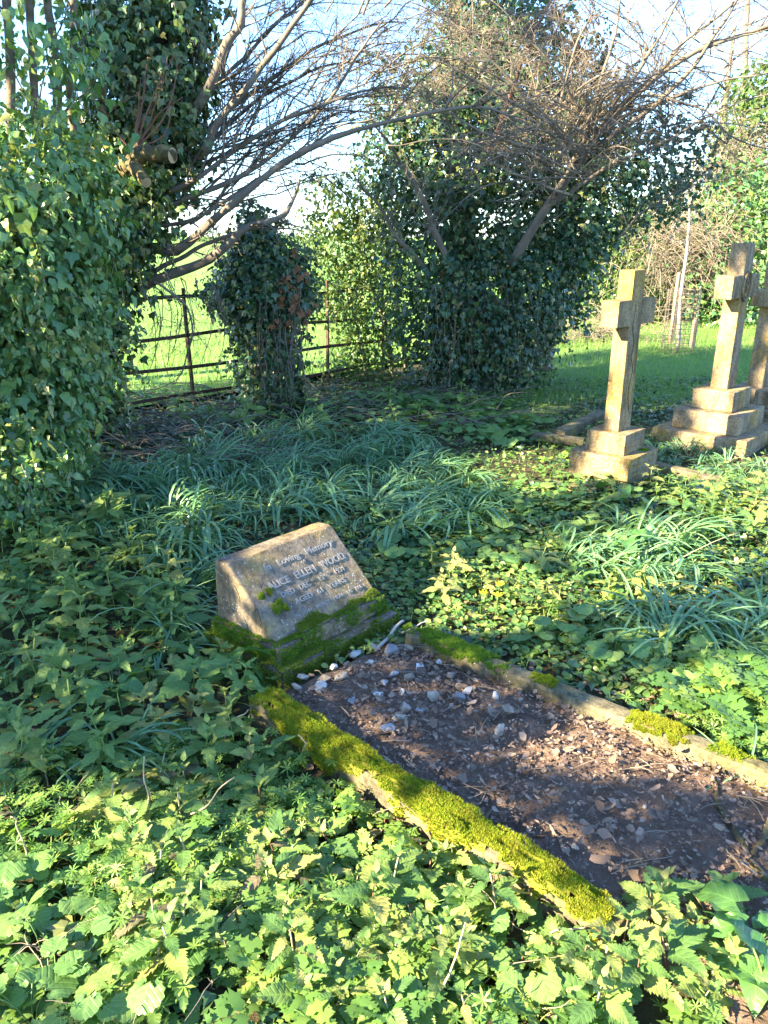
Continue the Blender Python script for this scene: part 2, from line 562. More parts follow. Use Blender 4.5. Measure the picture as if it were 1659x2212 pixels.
M['twig'] = surf_mat('twig_bark', [(0.1, 0.084, 0.068), (0.165, 0.142, 0.115), (0.24, 0.21, 0.17)], 4.0, 0.8, 0.3, 60.0, 0.003)
M['lichen_bark'] = surf_mat('lichened_bark', [(0.07, 0.055, 0.035), (0.15, 0.12, 0.06), (0.28, 0.23, 0.08)], 11.0, 0.9, 1.0, 45.0, 0.02)
M['redtwig'] = surf_mat('reddish_shoot', [(0.17, 0.08, 0.055), (0.26, 0.13, 0.09)], 4.0, 0.6, 0.2, 60.0, 0.002)
M['cutwood'] = surf_mat('sawn_wood', [(0.3, 0.2, 0.1), (0.42, 0.3, 0.17), (0.5, 0.38, 0.22)], 14.0, 0.85, 0.4, 70.0, 0.004)
M['dryherb'] = surf_mat('dry_stalk', [(0.3, 0.24, 0.15), (0.45, 0.38, 0.26)], 10.0, 0.8, 0.2, 60.0, 0.002)
M['bleached'] = surf_mat('bleached_stick', [(0.3, 0.27, 0.23), (0.5, 0.47, 0.42)], 12.0, 0.8, 0.4, 60.0, 0.003)
M['palebark'] = surf_mat('pale_sapling_bark', [(0.28, 0.24, 0.19), (0.42, 0.37, 0.3)], 6.0, 0.8, 0.4, 30.0, 0.004)
M['rust'] = surf_mat('rusty_iron', [(0.04, 0.028, 0.022), (0.085, 0.05, 0.034), (0.15, 0.085, 0.05)], 16.0, 0.85, 0.6, 70.0, 0.003)
M['wire'] = flat_mat('galvanised_wire', (0.3, 0.22, 0.18), 0.5, 0.4)
M['oldwood'] = surf_mat('weathered_wood', [(0.22, 0.15, 0.1), (0.36, 0.27, 0.18)], 7.0, 0.85, 0.5, 40.0, 0.005, stretch=(3, 3, 0.5))
M['brush'] = surf_mat('dry_brush_twig', [(0.15, 0.122, 0.092), (0.23, 0.19, 0.145), (0.33, 0.275, 0.21)], 3.0, 0.85, 0.0)
M['flint'] = litter_mat('flint', [(0.5, 0.47, 0.42), (0.3, 0.31, 0.34), (0.62, 0.6, 0.56), (0.26, 0.2, 0.14), (0.42, 0.37, 0.3), (0.2, 0.2, 0.22)], 0.5)
M['roof'] = flat_mat('far_roof_tile', (0.34, 0.2, 0.16), 0.8)
M['render'] = flat_mat('far_house_wall', (0.6, 0.55, 0.5), 0.8)

# ------------------------------------------------------------------ leaf templates (base at origin, length 1 along +y, upper side +z)
def t_ivy(fold=0.18, droop=0.25):
    h = [(0.16, -0.13), (0.44, -0.05), (0.33, 0.2), (0.56, 0.42), (0.24, 0.55)]
    pts = [(0, 0.02)] + h + [(0, 1.0)] + [(-x, y) for x, y in reversed(h)]
    v = [(0, 0.32, 0)] + [(x, y, 0) for x, y in pts]
    v = np.array(v, float)
    v[:, 2] = -fold * np.abs(v[:, 0]) - droop * (v[:, 1] - 0.3) ** 2
    n = len(pts)
    t = np.array([(0, 1 + (i + 1) % n, 1 + i) for i in range(n)])
    return v, t[:, ::-1] if False else t

def t_oval(w=0.3, fold=0.25, droop=0.3, tip=0.15):
    h = [(0.25, w), (0.68, w * 0.62)]
    mid = [0.0] + [y for y, _ in h] + [1.0]
    v = [(0, y, 0) for y in mid] + [(x, y - 0.02, 0) for y, x in h] + [(-x, y - 0.02, 0) for y, x in h]
    v = np.array(v, float)
    v[:, 2] = fold * np.abs(v[:, 0]) - droop * v[:, 1] ** 2
    t = []
    for s, o in ((0, 4), (1, 6)):
        a = [(0, o, 1), (1, o, o + 1), (1, o + 1, 2), (2, o + 1, 3)]
        t += a if s == 0 else [x[::-1] for x in a]
    return v, np.array(t)

def t_nettle(teeth=8, fold=0.28, droop=0.5, wmax=0.3, seed=0):
    g = np.random.default_rng(seed)
    ys = np.linspace(0, 1, teeth + 1)
    def w(y):
        return wmax * (np.sin(np.pi * np.clip(y, 0, 1) ** 0.62) ** 0.8) * (1 - 0.25 * y) + 0.004
    mid = [(0, y, 0) for y in ys]
    v = list(mid)
    t = []
    for s in (1, -1):
        b = len(v)
        for i, y in enumerate(ys):
            v.append((s * w(y) * 0.86, y - 0.05 * (1 - y) + (0.02 if i else -0.03), 0))
        c = len(v)
        for i in range(teeth):
            ym = 0.5 * (ys[i] + ys[i + 1]) + 0.035
            v.append((s * (w(ym) * 1.1 + 0.012 + g.uniform(-0.01, 0.01)), ym + 0.02, 0))
        for i in range(teeth):
            q = [(i, b + i, b + i + 1), (i, b + i + 1, i + 1), (b + i, c + i, b + i + 1)]
            t += q if s == 1 else [x[::-1] for x in q]
    v = np.array(v, float)
    v[:, 2] = fold * np.abs(v[:, 0]) - 0.5 * np.abs(v[:, 0]) ** 2 - droop * v[:, 1] ** 2 + 0.02 * np.sin(v[:, 1] * 38 + np.abs(v[:, 0]) * 10) + 0.03 * np.sin(v[:, 1] * 9 + seed) * np.sign(v[:, 0])
    return v, np.array(t)

def t_kidney(n=18, cup=0.22, seed=0):
    g = np.random.default_rng(seed)
    v = [(0, 0.0, 0)]
    for ring, rr in ((0, 0.55), (1, 1.0)):
        for i in range(n):
            a = -math.pi / 2 + 0.32 + (2 * math.pi - 0.64) * i / (n - 1)
            k = 0.5 * rr * (1 + (0.05 if i % 2 else -0.05) * ring) * (1 + 0.08 * math.cos(2 * a))
            v.append((k * math.cos(a) * 1.05, 0.36 + k * math.sin(a), 0))
    v = np.array(v, float)
    r2 = v[:, 0] ** 2 + (v[:, 1] - 0.3) ** 2
    v[:, 2] = cup * np.abs(v[:, 0]) * 0.5 - cup * r2 + 0.02 * np.sin(v[:, 0] * 14 + seed) * np.cos(v[:, 1] * 11)
    v[:, 1] -= 0.05
    t = []
    for i in range(n - 1):
        t.append((0, 1 + i, 2 + i))
        t += [(1 + i, 1 + n + i, 2 + n + i), (1 + i, 2 + n + i, 2 + i)]
    return v, np.array(t)

def t_round(n=7, w=0.42):
    v = [(0, 0.1, 0)] + [(w * math.sin(a) * (1 + 0.1 * (i % 2)), 0.5 - 0.5 * math.cos(a), -0.12 * (0.5 - 0.5 * math.cos(a)) ** 2 + 0.1 * abs(math.sin(a)))
                        for i, a in enumerate(np.linspace(0.25, 2 * math.pi - 0.25, n))]
    return np.array(v, float), np.array([(0, i + 2, i + 1) for i in range(n - 1)])

def t_fern(pairs=5, seed=0):
    g = np.random.default_rng(seed)
    V, T = [], []
    def leaflet(x, y, ang, s):
        o = np.array([(0, 0), (0.28, 0.22), (0.2, 0.42), (0.38, 0.62), (0.14, 0.7), (0, 1.05), (-0.14, 0.7), (-0.38, 0.62), (-0.2, 0.42), (-0.28, 0.22)])
        c, sn = math.cos(ang), math.sin(ang)
        p = np.stack([x + s * (o[:, 0] * c - o[:, 1] * sn), y + s * (o[:, 0] * sn + o[:, 1] * c)], 1)
        b = len(V)
        z = g.uniform(-0.04, 0.04)
        for i, q in enumerate(p):
            V.append((q[0], q[1], z * (i > 0)))
        for a in ((0, 1, 9), (1, 2, 9), (2, 8, 9), (2, 3, 4), (2, 4, 6), (2, 6, 8), (4, 5, 6), (6, 7, 8)):
            T.append((b + a[0], b + a[1], b + a[2]))
    for i in range(pairs):
        y = 0.2 + 0.62 * i / pairs
        s = 0.36 * (1 - 0.75 * i / pairs) + 0.05
        leaflet(0.0, y, 1.1 + g.uniform(-.15, .15), s)
        leaflet(0.0, y + 0.02, -1.1 + g.uniform(-.15, .15), s)
        if i < 2:
            leaflet(-s * 0.55, y + s * 0.25, 0.5, s * 0.6)
            leaflet(s * 0.55, y + s * 0.25, -0.5, s * 0.6)
    leaflet(0, 0.78, 0, 0.24)
    b = len(V)
    V += [(-0.008, 0, 0), (0.008, 0, 0), (0, 0.85, 0)]
    T.append((b, b + 1, b + 2))
    v = np.array(V, float)
    v[:, 2] += 0.12 * np.abs(v[:, 0]) - 0.35 * v[:, 1] ** 2 + 0.15 * v[:, 1]
    return v, np.array(T)

def t_whorl():
    v, t = [], []
    for k in range(7):
        a = k * 2 * math.pi / 7
        d = np.array((math.cos(a), math.sin(a)))
        p = np.array((-d[1], d[0]))
        b = len(v)
        for u, w, z in ((0.03, 0.03, 0), (0.6, 0.11, 0.12), (1.0, 0.0, 0.08)):
            v += [(*(d * u + p * w), z), (*(d * u - p * w), z)]
        t += [(b, b + 1, b + 3), (b, b + 3, b + 2), (b + 2, b + 3, b + 4)]
    return np.array(v, float), np.array(t)

def t_blade(seg=7, w=0.016, curl=1.6, rise=1.1, twist=0.0):
    """strap leaf: climbs then arches over to +y; unit arc length"""
    v, t = [], []
    p = np.zeros(3)
    for i in range(seg + 1):
        f = i / seg
        a = rise - curl * f ** 1.3
        if i:
            p = p + np.array((twist * f / seg, math.cos(a) / seg, math.sin(a) / seg))
        ww = w * (1 - 0.2 * f) * (1 if f < 0.8 else max(0.06, math.sqrt(max(0, 1 - ((f - 0.8) / 0.2) ** 2))))
        nrm = np.array((0, -math.sin(a), math.cos(a)))
        v += [p + np.array((-ww, 0, 0)) + nrm * ww * 0.5, p, p + np.array((ww, 0, 0)) + nrm * ww * 0.5]
    for i in range(seg):
        b = i * 3
        for k in (0, 1):
            t += [(b + k, b + k + 1, b + k + 4), (b + k, b + k + 4, b + k + 3)]
    return np.array(v, float), np.array(t)

def t_grass(curl=0.9, w=0.012):
    v, t = [], []
    p = np.zeros(3)
    for i in range(4):
        f = i / 3
        a = 1.45 - curl * f
        if i:
            p = p + np.array((0, math.cos(a) / 3, math.sin(a) / 3))
        ww = w * (1 - f)
        v += [p + np.array((-ww, 0, 0)), p + np.array((ww, 0, 0))] if i < 3 else [p]
    t = [(0, 1, 3), (0, 3, 2), (2, 3, 5), (2, 5, 4), (4, 5, 6)]
    return np.array(v, float), np.array(t)

def t_dead(seed=0):
    g = np.random.default_rng(seed)
    n = 7
    v = [(0, 0.5, 0)]
    asp = g.uniform(0.4, 0.85)
    for i in range(n):
        a = i * 2 * math.pi / n + g.uniform(-0.25, 0.25)
        r = 0.5 * g.uniform(0.4, 1.2)
        v.append((r * math.sin(a) * asp, 0.5 - r * math.cos(a), 0))
    v = np.array(v, float)
    c = g.uniform(0.4, 1.5)
    v[:, 2] = c * v[:, 0] ** 2 + g.uniform(-0.5, 0.6) * (v[:, 1] - 0.5) ** 2 + g.uniform(-0.05, 0.05, len(v))
    return v, np.array([(0, 1 + i, 1 + (i + 1) % n) for i in range(n)])

def t_tuft(seed=0):
    """one moss shoot: a few upright pointed leaflets"""
    g = np.random.default_rng(seed)
    v, t = [], []
    for k in range(4):
        a = k * math.pi / 2 + g.uniform(-.4, .4)
        d = np.array((math.cos(a), math.sin(a), 0))
        p = np.array((-d[1], d[0], 0))
        b = len(v)
        v += [p * 0.17, -p * 0.17, d * g.uniform(0.35, 0.6) + np.array((0, 0, g.uniform(0.7, 1.1)))]
        t += [(b, b + 1, b + 2)]
    return np.array(v, float)[:, [0, 2, 1]] * np.array((1, 1, 1)), np.array(t)

T_IVY = [t_ivy(0.1, 0.2), t_ivy(0.25, 0.45), t_ivy(-0.1, 0.3)]
def t_ivy3(fold=0.15, droop=0.25):
    v = np.array([(0, 0, 0), (0.4, -0.02, 0), (0.46, 0.38, 0), (0.2, 0.5, 0), (0, 1.0, 0), (-0.2, 0.5, 0), (-0.46, 0.38, 0), (-0.4, -0.02, 0)], float)
    v[:, 2] = -fold * np.abs(v[:, 0]) - droop * v[:, 1] ** 2
    return v, np.array([(0, 1, 2), (0, 2, 3), (0, 3, 4), (0, 4, 5), (0, 5, 6), (0, 6, 7)])
T_IVY3 = [t_ivy3(0.1, 0.2), t_ivy3(0.3, 0.4), t_ivy3(-0.1, 0.3)]
T_OLD = [t_oval(0.3, 0.2, 0.3), t_oval(0.34, 0.12, 0.5), t_oval(0.26, 0.3, 0.15)]
T_NET = [t_nettle(12, 0.3, 0.2, 0.29, 1), t_nettle(12, 0.2, 0.38, 0.27, 2), t_nettle(12, 0.4, 0.1, 0.31, 3)]
T_NETS = [t_nettle(4, 0.3, 0.3, 0.32, 4), t_nettle(5, 0.2, 0.4, 0.3, 5)]
T_KID = [t_kidney(28, 0.25, 1), t_kidney(28, 0.5, 2), t_kidney(28, 0.1, 3)]
T_KIDS = [t_kidney(10, 0.3, 4)]
T_RND = [t_round(8), t_round(7, 0.34)]
T_FERN = [t_fern(5, 1), t_fern(4, 2), t_fern(6, 3)]
T_WHORL = [t_whorl()]
T_BLADE = [t_blade(8, 0.016, 1.9, 1.25), t_blade(8, 0.017, 2.4, 1.36, 0.2), t_blade(8, 0.015, 1.4, 1.0, -0.2), t_blade(8, 0.018, 2.9, 1.48), t_blade(8, 0.014, 0.9, 0.8, 0.1)]
T_GRASS = [t_grass(0.8), t_grass(1.4), t_grass(0.4)]
T_DEAD = [t_dead(i) for i in range(6)]
T_TUFT = [t_tuft(i) for i in range(4)]

# ------------------------------------------------------------------ the setting: ground, field
def axis(lo, hi, fine_lo, fine_hi, step, grow=1.25):
    a = list(np.arange(fine_lo, fine_hi, step))
    s = step
    x = a[-1]
    while x < hi:
        s *= grow
        x += s
        a.append(x)
    s = step
    x = a[0]
    b = []
    while x > lo:
        s *= grow
        x -= s
        b.append(x)
    return np.array(b[::-1] + a)

def sheet(name, X, Y, Z, mat, kind='structure'):
    ny, nx = Z.shape
    g = Geo()
    V = np.stack([X, Y, Z], -1).reshape(-1, 3)
    i = np.arange(ny - 1)[:, None] * nx
    j = np.arange(nx - 1)[None]
    q = i + j
    T = np.concatenate([np.stack([q, q + 1, q + nx + 1], -1).reshape(-1, 3), np.stack([q, q + nx + 1, q + nx], -1).reshape(-1, 3)])
    g.add(V, T)
    o = g.build(name, mat)
    tag(o, kind=kind)
    return o

ax, ay = axis(-500, 500, -4.5, 6.0, 0.085), axis(-60, 700, 0.3, 10.0, 0.085)
XX, YY = np.meshgrid(ax, ay)
sheet('ground', XX, YY, gz(XX, YY) - 0.01 * smooth(12, 30, np.hypot(XX, YY)), M['ground'])

# soil inside the kerbs: a sheet of its own, lying on the ground
us, vs = np.linspace(-0.02, 0.97, 150), np.linspace(0.0, 1.0, 70)
UU, VV = np.meshgrid(us, vs)
A = KL0[None, None] + (KL1 - KL0)[None, None] * UU[..., None]
B = KR0[None, None] + (KR1 - KR0)[None, None] * UU[..., None]
SS = A + (B - A) * VV[..., None]
SZ = gz(SS[..., 0], SS[..., 1]) + 0.012 + 0.012 * fbm(SS[..., 0], SS[..., 1], 14.0, 3.0) + 0.02 * np.sin(math.pi * VV)
sheet('grave_soil', SS[..., 0], SS[..., 1], SZ, M['soil'])
def soil_z(x, y):
    return gz(x, y) + 0.03

# field beyond the iron fence
F0 = np.array((-2.62, 7.16))
FD = nrmz(np.array((0.68, 0.733)))
FN = np.array((-FD[1], FD[0]))
fs, fnn = axis(-200, 260, -6, 14, 0.5), axis(0.25, 210, 0.3, 12, 0.4)
fnn = fnn[fnn > 0.2]
SS_, NN_ = np.meshgrid(fs, fnn)
FX = F0[0] + FD[0] * SS_ + FN[0] * NN_
FY = F0[1] + FD[1] * SS_ + FN[1] * NN_
FZ = 0.05 + 0.02 * np.sin(FX * 1.3) * np.cos(FY * 0.9) + 0.012 * NN_ * smooth(20, 160, NN_)
sheet('field', FX, FY, FZ, M['field'])

def fence_n(x, y):
    return (x - F0[0]) * FN[0] + (y - F0[1]) * FN[1]

# crop in the field: nobody could count it
n = 25000
s_ = rng.uniform(-5, 13, n)
nn = 0.3 + rng.uniform(0, 1, n) ** 1.8 * 26
pos = np.stack([F0[0] + FD[0] * s_ * (1 + nn * .08) + FN[0] * nn, F0[1] + FD[1] * s_ * (1 + nn * .08) + FN[1] * nn, np.full(n, 0.045)], -1)
ang = rng.uniform(0, 2 * math.pi, n)
lean = rng.uniform(0.0, 0.5, n)
d = np.stack([np.cos(ang), np.sin(ang), np.zeros(n)], -1)
g = Geo()
place_mix(g, [t_grass(1.1, 0.03), t_grass(0.5, 0.03)], pos, frames(d, (0, 0, 1.0)), rng.uniform(0.12, 0.26, n) * (1 + nn * 0.02), rng.random(n))
tag(g.build('crop', M['crop'], smooth=False), 'young bright green crop growing over the field beyond the iron fence', 'crop', kind='stuff')

# ------------------------------------------------------------------ iron fence
fence = empty('iron_fence', (F0[0], F0[1], 0))
tag(fence, 'rusty iron estate fence with flat rails between churchyard and field', 'fence')
def local(p, o):
    return np.asarray(p, float) - np.array(o.location)
post_s = [0.0, 0.97, 1.93, 2.86, 3.85, 4.8, -1.0]
for i, s_ in enumerate(post_s):
    g = Geo()
    b = np.array((FD[0] * s_, FD[1] * s_, 0))
    lean = [0.06, -0.035, 0.03, 0.02, -0.03, 0.04, -0.02][i]
    top = b + np.array((FD[0] * lean, FD[1] * lean, 1.19 + 0.02 * (i % 2)))
    pp = np.linspace(b - np.array((0, 0, 0.1)), top, 7)
    pp = wobble(pp, 0.006)
    tube(g, pp, [0.02] * 6 + [0.016], 4)
    o = g.build('post', M['rust'], fence, smooth=False)
for zi, z0 in enumerate((0.157, 0.446, 0.757, 1.12)):
    ss = np.linspace(-1.3, 4.9, 40)
    sag = 0.02 * np.sin(ss * 2.1 + zi * 2) * (0.6 + 0.4 * zi / 3)
    pp = np.stack([FD[0] * ss, FD[1] * ss, z0 + sag - 0.012 * ss * (zi == 3)], -1)
    g = Geo()
    # flat bar, taller than thick
    v, k = [], len(pp)
    for q in pp:
        for a, b in ((-0.006, -0.017), (0.006, -0.017), (0.006, 0.017), (-0.006, 0.017)):
            v.append(q + np.array((FN[0] * a - FN[0] * 0.02, FN[1] * a - FN[1] * 0.02, b)))
    t = []
    for i in range(k - 1):
        for j in range(4):
            a, b = i * 4 + j, i * 4 + (j + 1) % 4
            t += [(a, b, b + 4), (a, b + 4, a + 4)]
    g.add(v, t)
    g.build('rail', M['rust'], fence, smooth=False)

# ------------------------------------------------------------------ moss on stone
def moss_patch(parent, pos, nrm, mat, size=(0.007, 0.013), name='moss'):
    g = Geo()
    n = len(pos)
    d = nrmz(nrm + rng.normal(0, 0.35, (n, 3)) + np.array((0, 0, 0.35)))
    side_ = nrmz(rng.normal(0, 1, (n, 3)))
    clump = 0.5 + 0.5 * fbm(pos[:, 0] * 1.0, pos[:, 1] + pos[:, 2], 26.0, 1.0)
    place_mix(g, T_TUFT, pos, frames(d, side_), rng.uniform(size[0], size[1], n) * (0.75 + 0.6 * np.clip(clump, 0, 1)),
              np.clip(0.15 + 0.5 * clump + rng.normal(0, 0.15, n), 0.01, 0.99) * 0.9)
    o = g.build(name, mat, parent, smooth=False)
    o['kind'] = 'stuff'
    return o

# ------------------------------------------------------------------ desk headstone
HS_ANG = math.radians(49.0)
hs_o = np.array((-0.421, 2.677)) 
hs = empty('desk_headstone', (hs_o[0], hs_o[1], 0.0), HS_ANG)
tag(hs, 'low sloping desk headstone with raised grey lettering on a mossy stepped base', 'headstone')
# local frame: x across the face, -y towards the foot, origin under the lower left corner of the face
WD = 0.60
prof = [(0.0, 0.135), (0.0, 0.150), (0.283, 0.412), (0.372, 0.408), (0.372, 0.135)]
bm = bmesh.new()
NX = 14
rings = []
for i in range(NX + 1):
    x = WD * i / NX
    rings.append([bm.verts.new((x, y, z)) for y, z in prof])
for a, b in zip(rings[:-1], rings[1:]):
    for j in range(5):
        bm.faces.new((a[j], a[(j + 1) % 5], b[(j + 1) % 5], b[j]))
bm.faces.new(list(reversed(rings[0])))
bm.faces.new(rings[-1])
bmesh.ops.recalc_face_normals(bm, faces=list(bm.faces))
sharp = [e for e in bm.edges if len(e.link_faces) == 2 and e.calc_face_angle() > 0.3]
bmesh.ops.bevel(bm, geom=sharp, offset=0.007, segments=2, profile=0.6, affect='EDGES')
big = [e for e in bm.edges if e.calc_length() > 0.05]
bmesh.ops.subdivide_edges(bm, edges=big, cuts=5, use_grid_fill=True)
for v in bm.verts:
    v.co += mnoise.noise_vector(v.co * 11) * 0.0022 + mnoise.noise_vector(v.co * 45) * 0.001
bm_obj('tablet', bm, M['stone'], hs)
b = block(WD + 0.04, 0.372 + 0.05, 0.075, 0.012, 6, 0.006, seed=3)
o = bm_obj('plinth', b, M['stone'], hs)
o.location = (WD / 2, 0.186, 0.065)
b = block(WD + 0.10, 0.372 + 0.14, 0.10, 0.014, 6, 0.008, seed=5)
o = bm_obj('base', b, M['stone'], hs)
o.location = (WD / 2, 0.176, -0.032)

# the inscription: raised lead letters, one mesh per line, laid on the slope
SL = math.atan2(0.412 - 0.150, 0.283)
SLEN = math.hypot(0.412 - 0.150, 0.283)
def text_line(txt, size, cx, up, shear=0.0, width=None, bold=0.0, spacing=1.0):
    cu = bpy.data.curves.new('line', 'FONT')
    cu.body = txt
    cu.size = size
    cu.align_x = 'CENTER'
    cu.shear = shear
    cu.extrude = 0.0008
    cu.offset = bold
    cu.space_character = spacing
    cu.space_word = 1.35
    cu.resolution_u = 3
    to = bpy.data.objects.new('line', cu)
    COL.objects.link(to)
    dg = bpy.context.evaluated_depsgraph_get()
    me = bpy.data.meshes.new_from_object(to.evaluated_get(dg))
    bpy.data.objects.remove(to, do_unlink=True)
    me.name = 'inscription_line'
    me.materials.clear()
    me.materials.append(M['letter'])
    xs = [v.co.x for v in me.vertices]
    if width:
        k = width / (max(xs) - min(xs))
        for v in me.vertices:
            v.co.x *= k
    o = link('inscription_line', me, hs)
    # up: distance down the slope from its top edge
    f = up / SLEN
    y = 0.283 * (1 - f)
    z = 0.412 + (0.150 - 0.412) * f
    nz = Vector((0, -math.sin(SL), math.cos(SL)))
    o.location = Vector((cx, y, z)) + nz * 0.0022
    o.rotation_euler = (SL, 0, 0)
    return o
text_line('In  Loving  Memory', 0.042, 0.34, 0.088, 0.1, 0.40, 0.0010)
text_line('OF', 0.020, 0.34, 0.118, 0, None, 0.0005)
text_line('ALICE  ELLEN  WOOD', 0.046, 0.335, 0.172, 0, 0.45, 0.0012)
text_line('DIED  DEC', 0.034, 0.225, 0.222, 0, 0.165, 0.0006)
text_line('ER', 0.017, 0.328, 0.208, 0, None, 0.0003)
text_line('13', 0.034, 0.372, 0.222, 0, None, 0.0006)
text_line('TH', 0.016, 0.415, 0.206, 0, None, 0.0003)
text_line('1931', 0.034, 0.485, 0.222, 0, None, 0.0006)
text_line('AGED  61  YEARS', 0.034, 0.335, 0.272, 0, 0.30, 0.0006)
text_line('IN  THY  MERCY  HEAR  US  ALL', 0.023, 0.345, 0.326, 0, 0.40, 0.0003)

def on_slope(x, f, off=0.002):
    return (x, 0.283 * (1 - f) - off * math.sin(SL), 0.412 - 0.262 * f + off * math.cos(SL))
# small moss cushions growing over the letters
for cx, f, r in ((0.055, 0.47, 0.016), (0.10, 0.455, 0.017), (0.085, 0.66, 0.024), (0.115, 0.61, 0.016), (0.125, 0.69, 0.016)):
    n = 500
    a, q = rng.uniform(0, 6.283, n), np.sqrt(rng.random(n))
    q2 = q * (1 + 0.25 * np.sin(a * 3 + cx * 90))
    h = np.sqrt(np.clip(1 - q * q, 0, 1)) * r * 0.35
    p = np.array([on_slope(cx + r * q2[i] * math.cos(a[i]), f + r * q2[i] * math.sin(a[i]) / SLEN, h[i]) for i in range(n)])
    o = moss_patch(hs, p, np.tile(np.array((0, -math.sin(SL), math.cos(SL))), (n, 1)), M['moss_shaded'], (0.004, 0.007), 'moss_cushion')

def box_surface(n, x0, x1, y0, y1, z0, z1, faces):
    """random points on the named faces of a box, with normals"""
    P_, Q_ = [], []
    areas = {'top': (x1 - x0) * (y1 - y0), 'front': (x1 - x0) * (z1 - z0), 'left': (y1 - y0) * (z1 - z0), 'right': (y1 - y0) * (z1 - z0)}
    tot = sum(areas[f] for f in faces)
    for f in faces:
        m = int(n * areas[f] / tot)
        a, b = rng.random(m), rng.random(m)
        if f == 'top':
            P_.append(np.stack([x0 + (x1 - x0) * a, y0 + (y1 - y0) * b, np.full(m, z1)], -1)); q = (0, 0, 1)
        elif f == 'front':
            P_.append(np.stack([x0 + (x1 - x0) * a, np.full(m, y0), z0 + (z1 - z0) * b], -1)); q = (0, -1, 0)
        elif f == 'left':
            P_.append(np.stack([np.full(m, x0), y0 + (y1 - y0) * a, z0 + (z1 - z0) * b], -1)); q = (-1, 0, 0)
        else:
            P_.append(np.stack([np.full(m, x1), y0 + (y1 - y0) * a, z0 + (z1 - z0) * b], -1)); q = (1, 0, 0)
        Q_.append(np.tile(np.array(q, float), (m, 1)))
    return np.concatenate(P_), np.concatenate(Q_)

Pm, Qm = box_surface(26000, -0.05, WD + 0.05, -0.08, 0.43, -0.02, 0.068, ('front', 'left', 'right', 'top'))
keep = ~((Pm[:, 2] > 0.06) & (Pm[:, 1] > -0.02) & (Pm[:, 0] > 0) & (Pm[:, 0] < WD))
nz = fbm(Pm[:, 0], Pm[:, 1] * 2 + Pm[:, 2] * 2, 7.0, 3.0)
keep &= nz + 0.75 * (Qm[:, 2] < 0.5) + 0.5 * (Pm[:, 0] < 0.25) - 0.2 * (Pm[:, 0] > 0.35) * (Qm[:, 2] > 0.5) > -0.05
bulge = 0.012 * np.clip(fbm(Pm[:, 0], Pm[:, 1] + Pm[:, 2], 16.0, 8.0), -0.3, 1)
moss_patch(hs, (Pm + Qm * (0.004 + bulge)[:, None])[keep], Qm[keep], M['moss_shaded'])
Pm, Qm = box_surface(15000, -0.02, WD + 0.02, -0.025, 0.39, 0.065, 0.14, ('front', 'left', 'right', 'top'))
keep = ~((Pm[:, 2] > 0.138) & (Pm[:, 1] > 0.0) & (Pm[:, 0] > 0) & (Pm[:, 0] < WD))
nz = fbm(Pm[:, 0], Pm[:, 2] * 2 + Pm[:, 1], 9.0, 5.0)
keep &= (nz + 0.6 * (Pm[:, 0] < 0.22) + 0.35 * (Pm[:, 0] > 0.5) - 0.1) > 0.0
bulge = 0.012 * np.clip(fbm(Pm[:, 0], Pm[:, 1] + Pm[:, 2], 16.0, 8.0), -0.3, 1)
moss_patch(hs, (Pm + Qm * (0.004 + bulge)[:, None])[keep], Qm[keep], M['moss_shaded'])
# moss creeping up the lower edge of the sloping face
n = 9000
xx, ff = rng.uniform(0, WD, n), 1 - rng.random(n) ** 2 * 0.16
keep = (1 - ff) < 0.02 + 0.12 * np.clip(fbm(xx, xx * 0, 11.0, 2.2) + 0.25 - 0.6 * (xx < 0.12), 0, 1)
pp = np.array([on_slope(a, b, 0.002 + 0.004 * rng.random()) for a, b in zip(xx[keep], ff[keep])])
moss_patch(hs, pp, np.tile(np.array((0, -math.sin(SL), math.cos(SL))), (len(pp), 1)), M['moss_shaded'], (0.005, 0.009))
# cracks in the left side of the tablet
for pts in ([(0.06, 0.40), (0.075, 0.37), (0.06, 0.345), (0.065, 0.33)], [(0.25, 0.33), (0.22, 0.29), (0.225, 0.26)], [(0.11, 0.27), (0.09, 0.22), (0.1, 0.19)], [(0.2, 0.2), (0.18, 0.17), (0.19, 0.145)]):
    g = Geo()
    q = wobble(bend([(-0.0005, y, z) for y, z in pts], 10), 0.003)
    q[:, 0] = -0.0005
    tube(g, q, np.linspace(0.0016, 0.0006, len(q)), 4)
    g.build('crack', M['crack'], hs)

# ------------------------------------------------------------------ kerbs of the near grave
def kerb(name, a, b, width, height, mat, label, seed, cuts=90, parts=1):
    L = np.linalg.norm(b - a)
    ang = math.atan2(b[1] - a[1], b[0] - a[0])
    o = empty(name, (a[0], a[1], 0), ang)
    tag(o, label, 'edging')
    ns = int(L / 0.02)
    prof = [(-0.5, -0.05), (-0.5, 0.86), (-0.42, 0.97), (-0.2, 1.0), (0.2, 1.0), (0.42, 0.97), (0.5, 0.86), (0.5, -0.05)]
    V = []
    for i in range(ns + 1):
        x = L * i / ns
        for (u, w) in prof:
            q = Vector((x * 7 + seed, u * 3, w * 3))
            dn = mnoise.noise_vector(q) * 0.006 + mnoise.noise_vector(q * 5) * 0.0025
            V.append((x, u * width + dn.y, w * height + dn.z))
    k = len(prof)
    T = []
    for i in range(ns):
        for j in range(k - 1):
            p0 = i * k + j
            T += [(p0, p0 + k, p0 + k + 1), (p0, p0 + k + 1, p0 + 1)]
    T += [(0, j, j + 1) for j in range(1, k - 1)]
    e = ns * k
    T += [(e, e + j + 1, e + j) for j in range(1, k - 1)]
    g = Geo()
    g.add(V, T)
    g.build('stone', mat, o, smooth=False)
    return o, L

